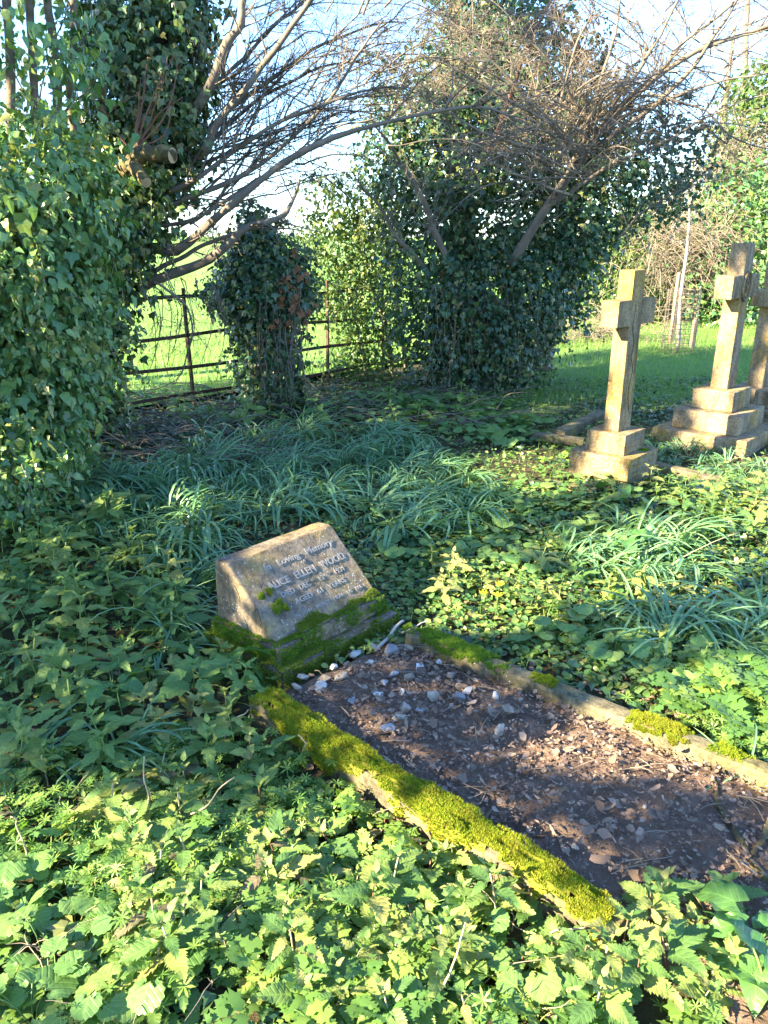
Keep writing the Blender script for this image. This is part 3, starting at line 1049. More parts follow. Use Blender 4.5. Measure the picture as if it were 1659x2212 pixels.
KW, KH = 0.076, 0.105
kl, KLL = kerb('grave_edging', KL0 - (KL1 - KL0) * 0.01, KL0 + (KL1 - KL0) * 0.69, KW, KH, M['kerb'], 'left kerb of the near grave, thickly covered in bright yellow-green moss', 1.0)
# moss blanket: a lumpy mound plus shoots
ns, nu = 260, 22
xs = np.linspace(0.02, KLL - 0.02, ns)
us_ = np.linspace(-1, 1, nu)
X_, U_ = np.meshgrid(xs, us_, indexing='ij')
thick = 0.012 + 0.016 * np.clip(fbm(X_, U_ * 0.4, 7.0, 1.5), -0.6, 1) + 0.008 * fbm(X_, U_, 25.0, 5)
cover = np.clip(0.72 + 0.6 * fbm(X_, X_ * 0, 5.0, 9.0) + 0.25 * fbm(X_, U_, 22.0, 4.0), 0.25, 1.15)
edge = smooth(1.0, 0.55, np.abs(U_) / cover)
def kerb_surf(x, u, off):
    """u in -1..1 runs over the left face, top and right face"""
    w, h = KW / 2 + 0.002, KH + 0.001
    flat = 0.45
    y = np.where(np.abs(u) < flat, u / flat * w, np.sign(u) * w)
    z = np.where(np.abs(u) < flat, h, h - (np.abs(u) - flat) / (1 - flat) * h * 0.95)
    a = np.clip((np.abs(u) - flat * 0.65) / (flat * 0.7), 0, 1) * math.pi / 2
    ny, nz_ = np.sign(u) * np.sin(a), np.cos(a)
    return np.stack([x, y + ny * off, z + nz_ * off], -1), np.stack([np.zeros_like(x), ny, nz_], -1)
off = thick * edge - 0.004 * (edge < 0.05)
pm, qm = kerb_surf(X_, U_, off)
g = Geo()
ii = np.arange(ns - 1)[:, None] * nu + np.arange(nu - 1)[None]
ok = (edge[:-1, :-1] > 0.02)
ii = ii[ok]
T = np.concatenate([np.stack([ii, ii + nu, ii + nu + 1], -1), np.stack([ii, ii + nu + 1, ii + 1], -1)])
g.add(pm.reshape(-1, 3), T, 0.3)
g.build('moss_blanket', M['moss'], kl)
n = 40000
x, u = rng.uniform(0.02, KLL - 0.02, n), rng.uniform(-1, 1, n)
fi, fj = (x - 0.02) / (KLL - 0.04) * (ns - 1), (u + 1) / 2 * (nu - 1)
i0, j0 = np.clip(fi.astype(int), 0, ns - 2), np.clip(fj.astype(int), 0, nu - 2)
of = off[i0, j0]
ed = edge[i0, j0]
m = rng.random(n) < ed * 1.2 - 0.1
p_, q_ = kerb_surf(x[m], u[m], of[m])
moss_patch(kl, p_, q_, M['moss'], (0.006, 0.012))

kr, KRL = kerb('grave_edging', KR0, KR1, 0.075, 0.10, M['kerb'], 'right kerb of the near grave, mostly bare stone with small moss tufts', 7.0)
def kerb_patch(ko, x0, x1, w, h, n, seed, mat, spill=0.3):
    xc, hl = (x0 + x1) / 2, (x1 - x0) / 2
    x = rng.uniform(x0 - hl * 0.2, x1 + hl * 0.2, n)
    u = rng.uniform(-1.5, 1.5, n)
    rad = np.sqrt(((x - xc) / hl) ** 2 + (u / 1.5) ** 4)
    edge_n = 0.5 * fbm(x, u * w * 0.5, 30.0, seed) + 0.35 * fbm(x, u * w * 0.5, 75.0, seed + 2)
    m = rad + edge_n < 0.85
    x, u, k = x[m], u[m], np.clip(0.85 - (rad + edge_n)[m], 0, 0.5)
    y = np.clip(u, -1, 1) * (w / 2 + 0.003)
    over = np.clip(np.abs(u) - 1, 0, 1)
    z = h - 0.004 - over * 0.055 + 0.026 * k * (over == 0)
    p = np.stack([x, y, z], -1)
    q = np.stack([x * 0, np.sign(u) * over * 2, np.ones_like(x)], -1)
    moss_patch(ko, p, q, mat, (0.005, 0.011))
kerb_patch(kr, 0.0, 0.44, 0.075, 0.10, 12000, 1.0, M['moss_shaded'])
kerb_patch(kr, 0.58, 0.68, 0.05, 0.10, 1500, 3.0, M['moss'])
kerb_patch(kr, 0.96, 1.17, 0.075, 0.10, 8000, 2.0, M['moss'])
kerb_patch(kr, 1.24, 1.36, 0.05, 0.10, 1500, 5.0, M['moss'])

# ------------------------------------------------------------------ memorial crosses
def cross(name, label, c, steps, shaft, arm, mat, seed, chamf=0.008):
    o = empty(name, (c[0], c[1], gz(c[0], c[1]) - 0.01), GRAVE_ANG)
    tag(o, label, 'cross')
    z = -0.06
    for i, (w, d, h) in enumerate(steps):
        hh = h + (0.06 if i == 0 else 0)
        p = bm_obj('base_step', block(w, d, hh, chamf, 4, 0.003, seed=seed + i), mat, o)
        p.location = (0, 0, z)
        z += hh - 0.001
    w, d, zt, tp = shaft
    p = bm_obj('shaft', block(w, d, zt - z, chamf * 0.8, 6, 0.002, (tp, tp), seed + 5), mat, o)
    p.location = (0, 0, z)
    span, ad, z0, z1 = arm
    half = (span - w * tp) / 2 + 0.012
    for s in (-1, 1):
        p = bm_obj('arm', block(half, ad, z1 - z0, chamf, 3, 0.002, seed=seed + 8 + s), mat, o)
        p.location = (s * (w * tp / 2 - 0.012 + half / 2), 0, z0)
    return o, z

c1, zc = cross('stone_cross', 'nearest plain stone memorial cross with a dark crack down its shaft', (1.69, 5.46),
               [(0.48, 0.46, 0.225), (0.335, 0.30, 0.150)], (0.19, 0.118, 1.475, 0.93), (0.57, 0.126, 1.11, 1.285), M['cross'], 1.0)
g = Geo()
q = wobble(bend([(-0.02, -0.0648, 1.25), (-0.035, -0.066, 1.1), (0.0, -0.067, 1.0), (-0.01, -0.0585, 0.9), (0.03, -0.0585, 0.8), (0.0, -0.0585, 0.62), (0.035, -0.0585, 0.5)], 40), 0.008)
q[:, 1] = np.where(q[:, 2] > 1.105, -0.0555, -0.0575)
tube(g, q, 0.003, 4)
g.build('crack', M['crack'], c1)
def worn_letters(parent, w, z0, rows, y, seed):
    """weathered illegible incised lettering as short shallow strokes"""
    r = random.Random(seed)
    for k in range(rows):
        g = Geo()
        z = z0 - k * 0.05
        x = -w * 0.4
        while x < w * 0.4:
            h = r.uniform(0.018, 0.03)
            if r.random() < 0.8:
                xx = x + r.uniform(-0.003, 0.003)
                tube(g, [(xx, y, z), (xx + r.uniform(-0.005, 0.005), y, z + h)], 0.0022, 4)
            x += r.uniform(0.009, 0.017)
        g.build('worn_lettering', M['letter'], parent)
worn_letters(c1, 0.44, 0.165, 2, -0.2305, 3)
worn_letters(c1, 0.30, 0.31, 1, -0.1505, 4)
n = 900
x, y = rng.normal(0.10, 0.03, n), rng.uniform(-0.21, -0.155, n)
moss_patch(c1, np.stack([x, y, np.full(n, 0.2165) + 0.015 * rng.random(n) * np.exp(-((x - 0.1) / 0.03) ** 2)], -1), np.tile(np.array((0, 0, 1.0)), (n, 1)), M['moss_shaded'])

c2, zc = cross('stone_cross', 'taller stone cross on three steps with a carved round emblem at its centre', (2.874, 6.497),
               [(0.86, 0.78, 0.15), (0.63, 0.55, 0.165), (0.43, 0.345, 0.17)], (0.205, 0.145, 1.635, 0.9), (0.63, 0.142, 1.215, 1.395), M['cross2'], 3.0, 0.014)
# emblem: two rings and an interlaced IHS monogram
def ring(geo, c, r, t, n=28, squash=1.0):
    a = np.linspace(0, 2 * math.pi, n)
    tube(geo, np.stack([c[0] + r * np.cos(a), np.full(n, c[1]), c[2] + r * squash * np.sin(a)], -1), t, 5, cap=False)
g = Geo()
ec = (0, -0.076, 1.305)
ring(g, ec, 0.098, 0.010, squash=1.12)
ring(g, ec, 0.076, 0.005, squash=1.12)
em = g.build('emblem', M['cross2'], c2)
g = Geo()
for x in (-0.045, 0.035):
    tube(g, [(x, ec[1], 1.27), (x, ec[1], 1.345)], 0.006, 4)
tube(g, [(-0.045, ec[1], 1.308), (0.035, ec[1], 1.308)], 0.005, 4)
tube(g, [(-0.012, ec[1], 1.255), (-0.012, ec[1], 1.36)], 0.006, 4)
tube(g, bend([(0.03, ec[1], 1.345), (0.0, ec[1], 1.36), (-0.03, ec[1], 1.33), (0.02, ec[1], 1.3), (0.0, ec[1], 1.262), (-0.04, ec[1], 1.27)], 18), 0.006, 4)
g.build('monogram', M['cross2'], em)
n = 1500
x, y = rng.uniform(-0.38, -0.1, n), rng.uniform(-0.37, -0.29, n)
moss_patch(c2, np.stack([x, y, np.full(n, 0.092) + 0.01 * rng.random(n)], -1)[fbm(x, y, 14, 2) > -0.1], np.tile(np.array((0, 0, 1.0)), (n, 1))[fbm(x, y, 14, 2) > -0.1], M['moss'])

c3, zc = cross('stone_cross', 'farthest stone cross at the right edge, partly out of frame', (3.43, 7.03),
               [(0.62, 0.62, 0.22), (0.40, 0.36, 0.16)], (0.20, 0.14, 1.475, 0.92), (0.58, 0.17, 1.1, 1.24), M['cross2'], 8.0, 0.012)

# kerbs and ledgers of the graves under the crosses
def small_kerb(px0, px1, w, h, label, seed):
    a, b = GD(*px0), GD(*px1)
    o, L = kerb('grave_edging', a[:2], b[:2], w, h, M['kerb'], label, seed)
    return o
small_kerb((1385, 1012), (1560, 1052), 0.10, 0.07, 'short kerb stone in the grass just right of the nearest cross', 3.0)
small_kerb((1150, 948), (1262, 962), 0.09, 0.06, 'low kerb stone behind and left of the nearest cross', 4.0)
small_kerb((1205, 950), (1300, 905), 0.12, 0.09, 'slanting kerb stone rising behind the nearest cross', 6.0)
small_kerb((1180, 1052), (1330, 1066), 0.12, 0.04, 'flat footing stone at the front of the nearest cross', 9.0)

# ------------------------------------------------------------------ foliage and branch builders
def blob_points(blobs, n, shell=0.22, reach=1.0, gap=0.0, gf=2.2, seed=0.0, per=10, spread=0.09):
    """cluster centres on the shells of ellipsoids, then leaves round each centre"""
    w = np.array([(b[1][0] * b[1][1] + b[1][0] * b[1][2] + b[1][1] * b[1][2]) * (b[2] if len(b) > 2 else 1.0) for b in blobs])
    nc = max(1, n // per)
    k = rng.choice(len(blobs), nc, p=w / w.sum())
    C = np.array([b[0] for b in blobs])[k]
    R = np.array([b[1] for b in blobs])[k]
    d = nrmz(rng.normal(0, 1, (nc, 3)))
    f = reach - np.abs(rng.normal(0, shell, nc)) + 0.08 * rng.normal(0, 1, nc) * (rng.random(nc) < 0.25)
    lump = 1 + 0.32 * fbm(d[:, 0] * 3 + C[:, 0], d[:, 2] * 3 + C[:, 1], 1.3, seed)
    p = C + d * R * (f * lump)[:, None]
    out = nrmz(d / R)
    keep = np.ones(nc, bool)
    for b in blobs:
        q = np.linalg.norm((p - np.array(b[0])) / np.array(b[1]), axis=1)
        keep &= q > 0.55
    if gap:
        g_ = fbm(p[:, 0] * 1.0 + p[:, 1] * 0.7, p[:, 2], gf, seed) + 0.5 * fbm(p[:, 0] - p[:, 1], p[:, 2] + p[:, 1], gf * 2.3, seed + 3)
        keep &= g_ < 1.0 - gap
    p, out = p[keep], out[keep]
    m = len(p)
    P_ = np.repeat(p, per, 0) + rng.normal(0, spread, (m * per, 3)) * np.array((1, 1, 0.9))
    O_ = np.repeat(out, per, 0)
    rr = np.repeat(rng.random(m), per)
    return P_, O_, rr

def leaves(geo, tm, pos, out, size, droop=0.7, jit=0.45, rr=None, spec=0.5):
    n = len(pos)
    d = nrmz(out * 0.45 + np.array((0, 0, -droop)) + rng.normal(0, jit, (n, 3)))
    nr = nrmz(out * 0.9 + np.array((0, 0, 0.55)) + rng.normal(0, jit * 0.8, (n, 3)))
    r = np.clip((rng.random(n) if rr is None else 0.55 * rr + 0.45 * rng.random(n)), 0.001, 0.98) ** 1.2
    place_mix(geo, tm, pos, frames(d, nr), (size[0] + (size[1] - size[0]) * rng.random(n) ** 1.5), r)

def sprays(geo, blobs, n, tm, size, length=(0.2, 0.6), front=True, seed=0):
    """single ivy shoots hanging or reaching out of the mass, leaves alternating along them"""
    w = np.array([b[1][0] ** 2 for b in blobs])
    st = Geo()
    for i in range(n):
        b = blobs[rng.choice(len(blobs), p=w / w.sum())]
        d = nrmz(rng.normal(0, 1, 3))
        if front and d[1] > 0.2:
            d[1] *= -1
        p0 = np.array(b[0]) + d * np.array(b[1]) * 0.9
        l = rng.uniform(*length)
        out = nrmz(d + np.array((0, 0, rng.uniform(-0.2, 0.6))))
        p1 = p0 + out * l * 0.5
        p2 = p1 + out * l * 0.35 + np.array((0, 0, -l * rng.uniform(0.1, 0.7)))
        q = wobble(bend([p0, p1, p2], 14), 0.012)
        tube(st, q, np.linspace(0.004, 0.0015, len(q)), 3, cap=False)
        k = len(q)
        pos = np.repeat(q, 2, 0) + rng.normal(0, 0.012, (2 * k, 3))
        dd = nrmz(np.tile(np.gradient(q, axis=0).repeat(2, 0), 1) * 8 + rng.normal(0, 0.7, (2 * k, 3)) + np.array((0, 0, -0.5)))
        nr = nrmz(np.array((0, -0.5, 0.8)) + rng.normal(0, 0.4, (2 * k, 3)))
        s = np.repeat(np.linspace(size[1], size[0], k), 2) * rng.uniform(0.7, 1.1, 2 * k)
        place_mix(geo, tm, pos, frames(dd, nr), s, np.clip(0.3 + 0.5 * rng.random() + rng.normal(0, 0.1, 2 * k), 0.01, 0.95))
    return st

def twigs(geo, p0, d0, L, r0, depth, up=0.1, jit=0.42, dens=5.0, k=5, spread=0.75, taper=0.25, child=0.55, step=0.11):
    """a branch and its side twigs"""
    n = max(4, int(L / step))
    pts = [np.array(p0, float)]
    d = nrmz(np.array(d0, float))
    for i in range(n):
        d = nrmz(d + rng.normal(0, jit, 3) * 0.35 + np.array((0, 0, up)) * 0.2)
        pts.append(pts[-1] + d * L / n)
    pts = np.array(pts)
    tube(geo, pts, np.linspace(r0, max(0.0012, r0 * taper), len(pts)), k, cap=False)
    if depth > 0:
        side_twigs(geo, pts, np.linspace(r0, r0 * taper, len(pts)), L, depth, up, jit, dens, spread, child, 0.12)
    return pts

def side_twigs(geo, pts, rad, L, depth, up=0.1, jit=0.2, dens=5.0, spread=0.75, child=0.55, start=0.2):
    m = rng.poisson(dens * L)
    tg = nrmz(np.gradient(pts, axis=0))
    for _ in range(m):
        f = rng.uniform(start, 1.0)
        i = min(len(pts) - 2, int(f * (len(pts) - 1)))
        a = rng.normal(0, 1, 3)
        a = nrmz(a - (a @ tg[i]) * tg[i])
        d = nrmz(tg[i] * rng.uniform(0.5, 1.2) + a * spread + np.array((0, 0, up)))
        l = L * child * rng.uniform(0.35, 1.0) * (1.1 - 0.6 * f)
        l = max(0.10, min(l, 0.9))
        twigs(geo, pts[i], d, l, max(0.0016, min(rad[i] * 0.55, 0.008)), depth - 1, up, jit * 1.3, dens * 1.25, 3, spread, 0.4, child * 0.85)

def limb(parent, name, ctrl, r0, r1, mat, depth=2, dens=4.0, up=0.12, child=0.5, k=7, n=26, spread=0.75, start=0.2, jit=0.4, twig_mat=None):
    c = np.array([P(*q) for q in ctrl])
    pts = wobble(bend(c, n), 0.02)
    L = np.linalg.norm(np.diff(pts, axis=0), axis=1).sum()
    rad = np.linspace(r0, r1, len(pts))
    g = Geo()
    tube(g, pts, rad * (1 + 0.06 * rng.normal(0, 1, len(pts))), k)
    o = g.build(name, mat, parent)
    if depth:
        g2 = Geo()
        side_twigs(g2, pts, rad, L, depth, up, jit, dens, spread, child, start)
        if g2.v:
            t = g2.build('twigs', twig_mat or mat, o)
            t['kind'] = 'stuff'
    return o, pts

def parent_keep(o, e):
    """children are built in world space under an unrotated root at the tree's foot"""
    return o

def root(name, foot, label, cat, group=None):
    o = empty(name, (0, 0, 0))
    tag(o, label, cat, group)
    o['foot'] = [float(x) for x in foot]
    return o

def settle(o):
    """move the root to the tree's foot and keep every part where it stands"""
    f = Vector(o['foot'])
    del o['foot']
    o.location = f
    for ch in o.children:
        ch.location = ch.location - f

# ------------------------------------------------------------------ left: tree smothered in ivy, with arching bare limbs
lt = root('ivy_clad_tree', P(270, 930, 6.4) * np.array((1, 1, 0)), 'big dark tree smothered in ivy at the left edge with arching bare limbs', 'tree')
trunk_px = [(170, 970, 6.6), (185, 800, 6.6), (215, 620, 6.55), (270, 450, 6.55), (300, 280, 6.6), (315, 120, 6.7), (330, -60, 6.8), (335, -260, 6.9)]
tp = wobble(bend([P(*q) for q in trunk_px], 30), 0.02)
g = Geo()
tube(g, tp, np.linspace(0.2, 0.12, len(tp)), 12)
g.build('trunk', M['bark'], lt)
blobs = []
for (x, y, Y, r) in [(165, 980, 6.3, 0.3), (165, 920, 6.3, 0.3), (170, 860, 6.35, 0.3), (180, 790, 6.4, 0.30), (190, 720, 6.4, 0.3), (200, 650, 6.4, 0.31), (225, 570, 6.4, 0.34), (265, 460, 6.4, 0.38), (290, 340, 6.5, 0.40),
                     (330, 290, 6.5, 0.38), (300, 190, 6.55, 0.52), (330, 80, 6.6, 0.46), (300, -30, 6.7, 0.5), (385, 60, 6.7, 0.24), (190, 380, 6.5, 0.35)]:
    blobs.append((P(x, y, Y), (r, r * 0.9, r * 1.05)))
p_, o_, rr = blob_points(blobs, 24000, 0.24, 1.0, 0.22, 3.0, 1.0, 10, 0.09)
g = Geo()
leaves(g, T_IVY3, p_, o_, (0.025, 0.09), 0.8, 0.45, rr)
st = sprays(g, blobs, 70, T_IVY3, (0.03, 0.07), (0.2, 0.55))
st.build('shoots', M['twig'], lt)['kind'] = 'stuff'
o = g.build('ivy', M['ivy'], lt, smooth=False)
o['kind'] = 'stuff'
# sawn-off limb knuckle
st = [P(262, 372, 6.0), P(285, 352, 5.95), P(300, 335, 5.9), P(340, 333, 5.85), P(372, 336, 5.8)]
sp = bend(st, 28)
g = Geo()
tube(g, wobble(sp, 0.014), np.interp(np.linspace(0, 1, len(sp)), [0, 0.2, 0.4, 0.6, 0.8, 1], [0.04, 0.06, 0.07, 0.05, 0.056, 0.052]) * (1 + 0.05 * rng.normal(0, 1, len(sp))), 14)
g.v[0] = g.v[0] + 0.012 * np.array([list(mnoise.noise_vector(Vector(v_) * 14)) for v_ in g.v[0]])
sl = g.build('sawn_limb', M['lichen_bark'], lt)
def cut_face(c, d, r, parent):
    g = Geo()
    d = nrmz(np.array(d, float))
    x = nrmz(np.cross(d, (0, 0, 1.0)))
    y = np.cross(x, d)
    a = np.arange(16) * 2 * math.pi / 16
    rim = c + np.cos(a)[:, None] * x * r + np.sin(a)[:, None] * y * r
    g.add(np.concatenate([[c + d * 0.004], rim]), [(0, 1 + i, 1 + (i + 1) % 16) for i in range(16)])
    g.build('cut_end', M['cutwood'], parent, smooth=False)
dd = sp[-1] - sp[-3]
cut_face(sp[-1] + nrmz(dd) * 0.004, dd, 0.05, sl)
sp2 = bend([P(285, 352, 5.93), P(300, 375, 5.85), P(316, 394, 5.78)], 8)
g = Geo()
tube(g, sp2, np.linspace(0.055, 0.036, len(sp2)), 12)
g.build('branch_stub', M['lichen_bark'], sl)
cut_face(sp2[-1] + nrmz(sp2[-1] - sp2[-2]) * 0.004, sp2[-1] - sp2[-2], 0.036, sl)
g = Geo()
for i in range(9):
    b = sp[7 + i % 8] + np.array((0, 0, 0.05))
    e = P(rng.uniform(300, 400), rng.uniform(90, 250), 5.9)
    q = wobble(bend([b, (b + e) / 2 + rng.normal(0, 0.05, 3), e], 14), 0.006)
    tube(g, q, np.linspace(0.008, 0.003, len(q)), 5, cap=False)
    side_twigs(g, q, np.linspace(0.006, 0.003, len(q)), 0.8, 1, 0.4, 0.2, 3, 0.5, 0.3)
o = g.build('young_shoots', M['redtwig'], sl)
o['kind'] = 'stuff'
limb(lt, 'limb', [(235, 290, 5.9), (222, 210, 5.85), (228, 150, 5.8), (217, 140, 5.8)], 0.028, 0.016, M['lichen_bark'], 1, 3)
for ctrl, r0, r1, dn in [
    ([(300, 618, 6.4), (332, 610, 6.35), (437, 571, 6.2), (483, 530, 6.1), (542, 493, 6.05), (597, 477, 6.0), (629, 443, 6.0), (650, 400, 6.0)], 0.055, 0.012, 3.5),
    ([(300, 545, 6.45), (332, 539, 6.4), (378, 537, 6.3), (437, 498, 6.2), (483, 457, 6.1), (530, 415, 6.05), (610, 355, 6.0), (720, 300, 6.0), (830, 265, 6.0), (960, 240, 6.0), (1060, 235, 6.0), (1120, 262, 6.0)], 0.05, 0.008, 2.2),
    ([(370, 340, 6.4), (392, 298, 6.4), (449, 201, 6.3), (485, 108, 6.25), (514, 47, 6.2), (530, 0, 6.2), (550, -80, 6.2)], 0.05, 0.03, 3.0),
    ([(430, 340, 6.4), (453, 302, 6.35), (485, 245, 6.3), (539, 180, 6.25), (596, 108, 6.2), (650, 30, 6.15), (700, -60, 6.1)], 0.038, 0.02, 3.5),
    ([(310, 440, 6.45), (400, 400, 6.3), (500, 330, 6.25), (610, 260, 6.2), (720, 215, 6.15), (830, 195, 6.1), (900, 190, 6.1)], 0.026, 0.006, 3.5),
    ([(320, 480, 6.4), (420, 425, 6.4), (520, 385, 6.4), (600, 320, 6.4), (690, 240, 6.4), (760, 140, 6.4), (830, 40, 6.4)], 0.028, 0.008, 3.5),
    ([(330, 400, 6.5), (430, 330, 6.6), (520, 240, 6.7), (620, 175, 6.8), (740, 140, 6.9), (850, 140, 7.0)], 0.026, 0.006, 3.5),
    ([(350, 350, 6.4), (450, 280, 6.6), (560, 190, 6.7), (670, 110, 6.8), (790, 60, 6.9), (880, 40, 7.0)], 0.026, 0.006, 3.5),
    ([(360, 300, 6.4), (470, 180, 6.6), (590, 60, 6.7), (680, -30, 6.8)], 0.024, 0.01, 3.5),
    ([(330, 585, 6.4), (420, 545, 6.3), (500, 505, 6.2), (590, 490, 6.1), (650, 500, 6.1)], 0.024, 0.006, 4.0),
    ([(320, 500, 6.4), (430, 470, 6.4), (540, 400, 6.45), (640, 330, 6.5), (740, 270, 6.5), (820, 250, 6.5)], 0.022, 0.006, 3.5),
    ([(330, 610, 6.3), (380, 640, 6.35), (420, 700, 6.4), (400, 790, 6.45), (380, 830, 6.45)], 0.014, 0.004, 6.0)]:
    limb(lt, 'limb', ctrl, r0 * 0.85, r1 * 0.8, M['twig'], 3, dn * 2.0, 0.1, 0.42, 7, 26, 0.8, 0.12)
for i in range(14):
    x0, y0 = rng.uniform(330, 470), rng.uniform(300, 540)
    x1, y1 = x0 + rng.uniform(180, 480), y0 - rng.uniform(60, 380)
    limb(lt, 'limb', [(x0, y0, 6.5), ((x0 + x1) / 2, (y0 + y1) / 2 - rng.uniform(10, 70), 6.6), (x1, y1, 6.8)], rng.uniform(0.008, 0.014), 0.003, M['twig'], 3, 8.0, 0.08, 0.45, 5, 18, 0.85, 0.1)
for i in range(44):
    x0, y0 = rng.uniform(430, 840), rng.uniform(0, 420)
    a_ = rng.uniform(-0.2, 1.3)
    l = rng.uniform(150, 330)
    limb(lt, 'limb', [(x0, y0, 6.6), (x0 + math.cos(a_) * l * 0.5, y0 - math.sin(a_) * l * 0.5 - 25, 6.7), (x0 + math.cos(a_) * l, y0 - math.sin(a_) * l, 6.8)], rng.uniform(0.005, 0.009), 0.0025, M['twig'], 3, 9.0, 0.05, 0.5, 4, 14, 0.95, 0.05)
for i in range(12):
    x0 = rng.uniform(330, 500)
    limb(lt, 'limb', [(x0 - 30, 600, 6.5), (x0, rng.uniform(660, 720), 6.6), (x0 + rng.uniform(-50, 40), rng.uniform(760, 850), 6.7)], 0.005, 0.002, M['twig'], 2, 9.0, 0.0, 0.5, 4, 12, 0.95, 0.05)
settle(lt)

# left foreground: mature ivy bush with oval leaves, nearer than the tree
lb = root('ivy_bush', np.array((-2.35, 5.0, 0)), 'tall bush of glossy oval ivy leaves in front of the tree at the left edge', 'bush')
blobs = []
for (x, y, Y, r) in [(20, 200, 5.2, 0.36), (120, 430, 5.1, 0.36), (30, 430, 5.0, 0.5), (70, 560, 5.0, 0.46), (130, 600, 5.2, 0.3), (40, 690, 4.9, 0.46),
                     (115, 740, 5.1, 0.3), (70, 810, 4.9, 0.38), (20, 900, 4.7, 0.42), (80, 920, 5.0, 0.28), (30, 1010, 4.5, 0.30), (-80, 1000, 4.4, 0.42), (-120, 600, 4.8, 0.6), (-60, 1090, 4.3, 0.30), (60, 40, 5.4, 0.36), (150, 300, 5.5, 0.28), (-60, 330, 5.0, 0.4), (150, 120, 5.6, 0.26)]:
    blobs.append((P(x, y, Y), (r, r * 0.9, r), 2.4 if y > 400 else 0.5))
p_, o_, rr = blob_points(blobs, 32000, 0.34, 1.0, 0.34, 3.2, 2.0, 9, 0.085)
p_[:, 2] = np.maximum(p_[:, 2], 0.05)
g = Geo()
leaves(g, T_OLD + T_IVY3[:1], p_, o_, (0.03, 0.095), 0.75, 0.42, rr)
st = sprays(g, [b for b in blobs if b[2] > 1], 130, T_OLD, (0.03, 0.075), (0.2, 0.5))
st.build('shoots', M['twig'], lb)['kind'] = 'stuff'
o = g.build('foliage', M['ivy_old'], lb, smooth=False)
o['kind'] = 'stuff'
for i, ctrl in enumerate([[(40, 1100, 4.9), (70, 800, 5.1), (85, 500, 5.3), (80, 250, 5.4), (70, 0, 5.5), (75, -150, 5.5)],
             [(120, 1000, 5.3), (150, 700, 5.4), (165, 400, 5.6), (158, 150, 5.7), (165, -100, 5.7)],
             [(0, 1050, 4.9), (20, 600, 5.1), (30, 250, 5.3), (15, 0, 5.4), (10, -120, 5.4)],
             [(90, 1000, 5.2), (110, 600, 5.4), (125, 250, 5.5), (105, 0, 5.6), (100, -100, 5.6)]]):
    limb(lb, 'stem', ctrl, 0.04, 0.02, M['bark'], 1, 2.5, 0.3, 0.3)
settle(lb)

# ------------------------------------------------------------------ ivy-covered stump in front of the fence
iv = root('ivy_covered_stump', np.array((-1.13, 7.75, 0)), 'mushroom-shaped dead trunk wrapped in dark ivy in front of the iron fence', 'stump')
g = Geo()
q = bend([(-1.13, 7.8, -0.1), (-1.13, 7.8, 0.5), (-1.15, 7.8, 1.0), (-1.2, 7.8, 1.45)], 14)
tube(g, wobble(q, 0.02), np.linspace(0.24, 0.14, len(q)), 12)
g.build('trunk', M['bark'], iv)
blobs = [(P(585, 860, 7.75), (0.34, 0.3, 0.3)), (P(580, 780, 7.75), (0.34, 0.3, 0.32)), (P(572, 700, 7.75), (0.36, 0.32, 0.32)), (P(565, 630, 7.75), (0.50, 0.42, 0.34)),
         (P(575, 575, 7.75), (0.42, 0.36, 0.3)), (P(555, 530, 7.75), (0.22, 0.2, 0.26)), (P(548, 480, 7.75), (0.1, 0.1, 0.16)), (P(640, 640, 7.7), (0.2, 0.24, 0.2)), (P(480, 640, 7.75), (0.2, 0.2, 0.1)), (P(590, 900, 7.7), (0.42, 0.35, 0.2))]
p_, o_, rr = blob_points(blobs, 13000, 0.16, 1.0, 0.05, 4.0, 3.0, 8, 0.06)
g = Geo()
leaves(g, T_IVY3, p_, o_, (0.025, 0.085), 0.85, 0.4, rr)
st = sprays(g, blobs, 40, T_IVY3, (0.03, 0.06), (0.15, 0.4))
st.build('shoots', M['twig'], iv)['kind'] = 'stuff'
o = g.build('ivy', M['ivy'], iv, smooth=False)
o['kind'] = 'stuff'
# withered leaves on the right shoulder
n = 46
c = P(628, 650, 7.38)
pos = c + rng.normal(0, 1, (n, 3)) * np.array((0.10, 0.03, 0.2))
g = Geo()
leaves(g, T_IVY, pos, np.tile(np.array((0.2, -1.0, 0.1)), (n, 1)), (0.05, 0.09), 0.8, 0.4)
o = g.build('withered_leaves', M['brownleaf'], iv, smooth=False)
o['kind'] = 'stuff'
g = Geo()
for i in range(34):
    x0 = rng.uniform(560, 665)
    y0 = rng.uniform(590, 720)
    a = P(x0, y0, 7.40)
    b = P(x0 + rng.uniform(-25, 25), rng.uniform(760, 880), 7.38)
    q = wobble(bend([a, (a + b) / 2 + rng.normal(0, 0.04, 3), b], 16), 0.012)
    tube(g, q, rng.uniform(0.002, 0.005), 4, cap=False)
o = g.build('hanging_stems', M['twig'], iv)
o['kind'] = 'stuff'
settle(iv)

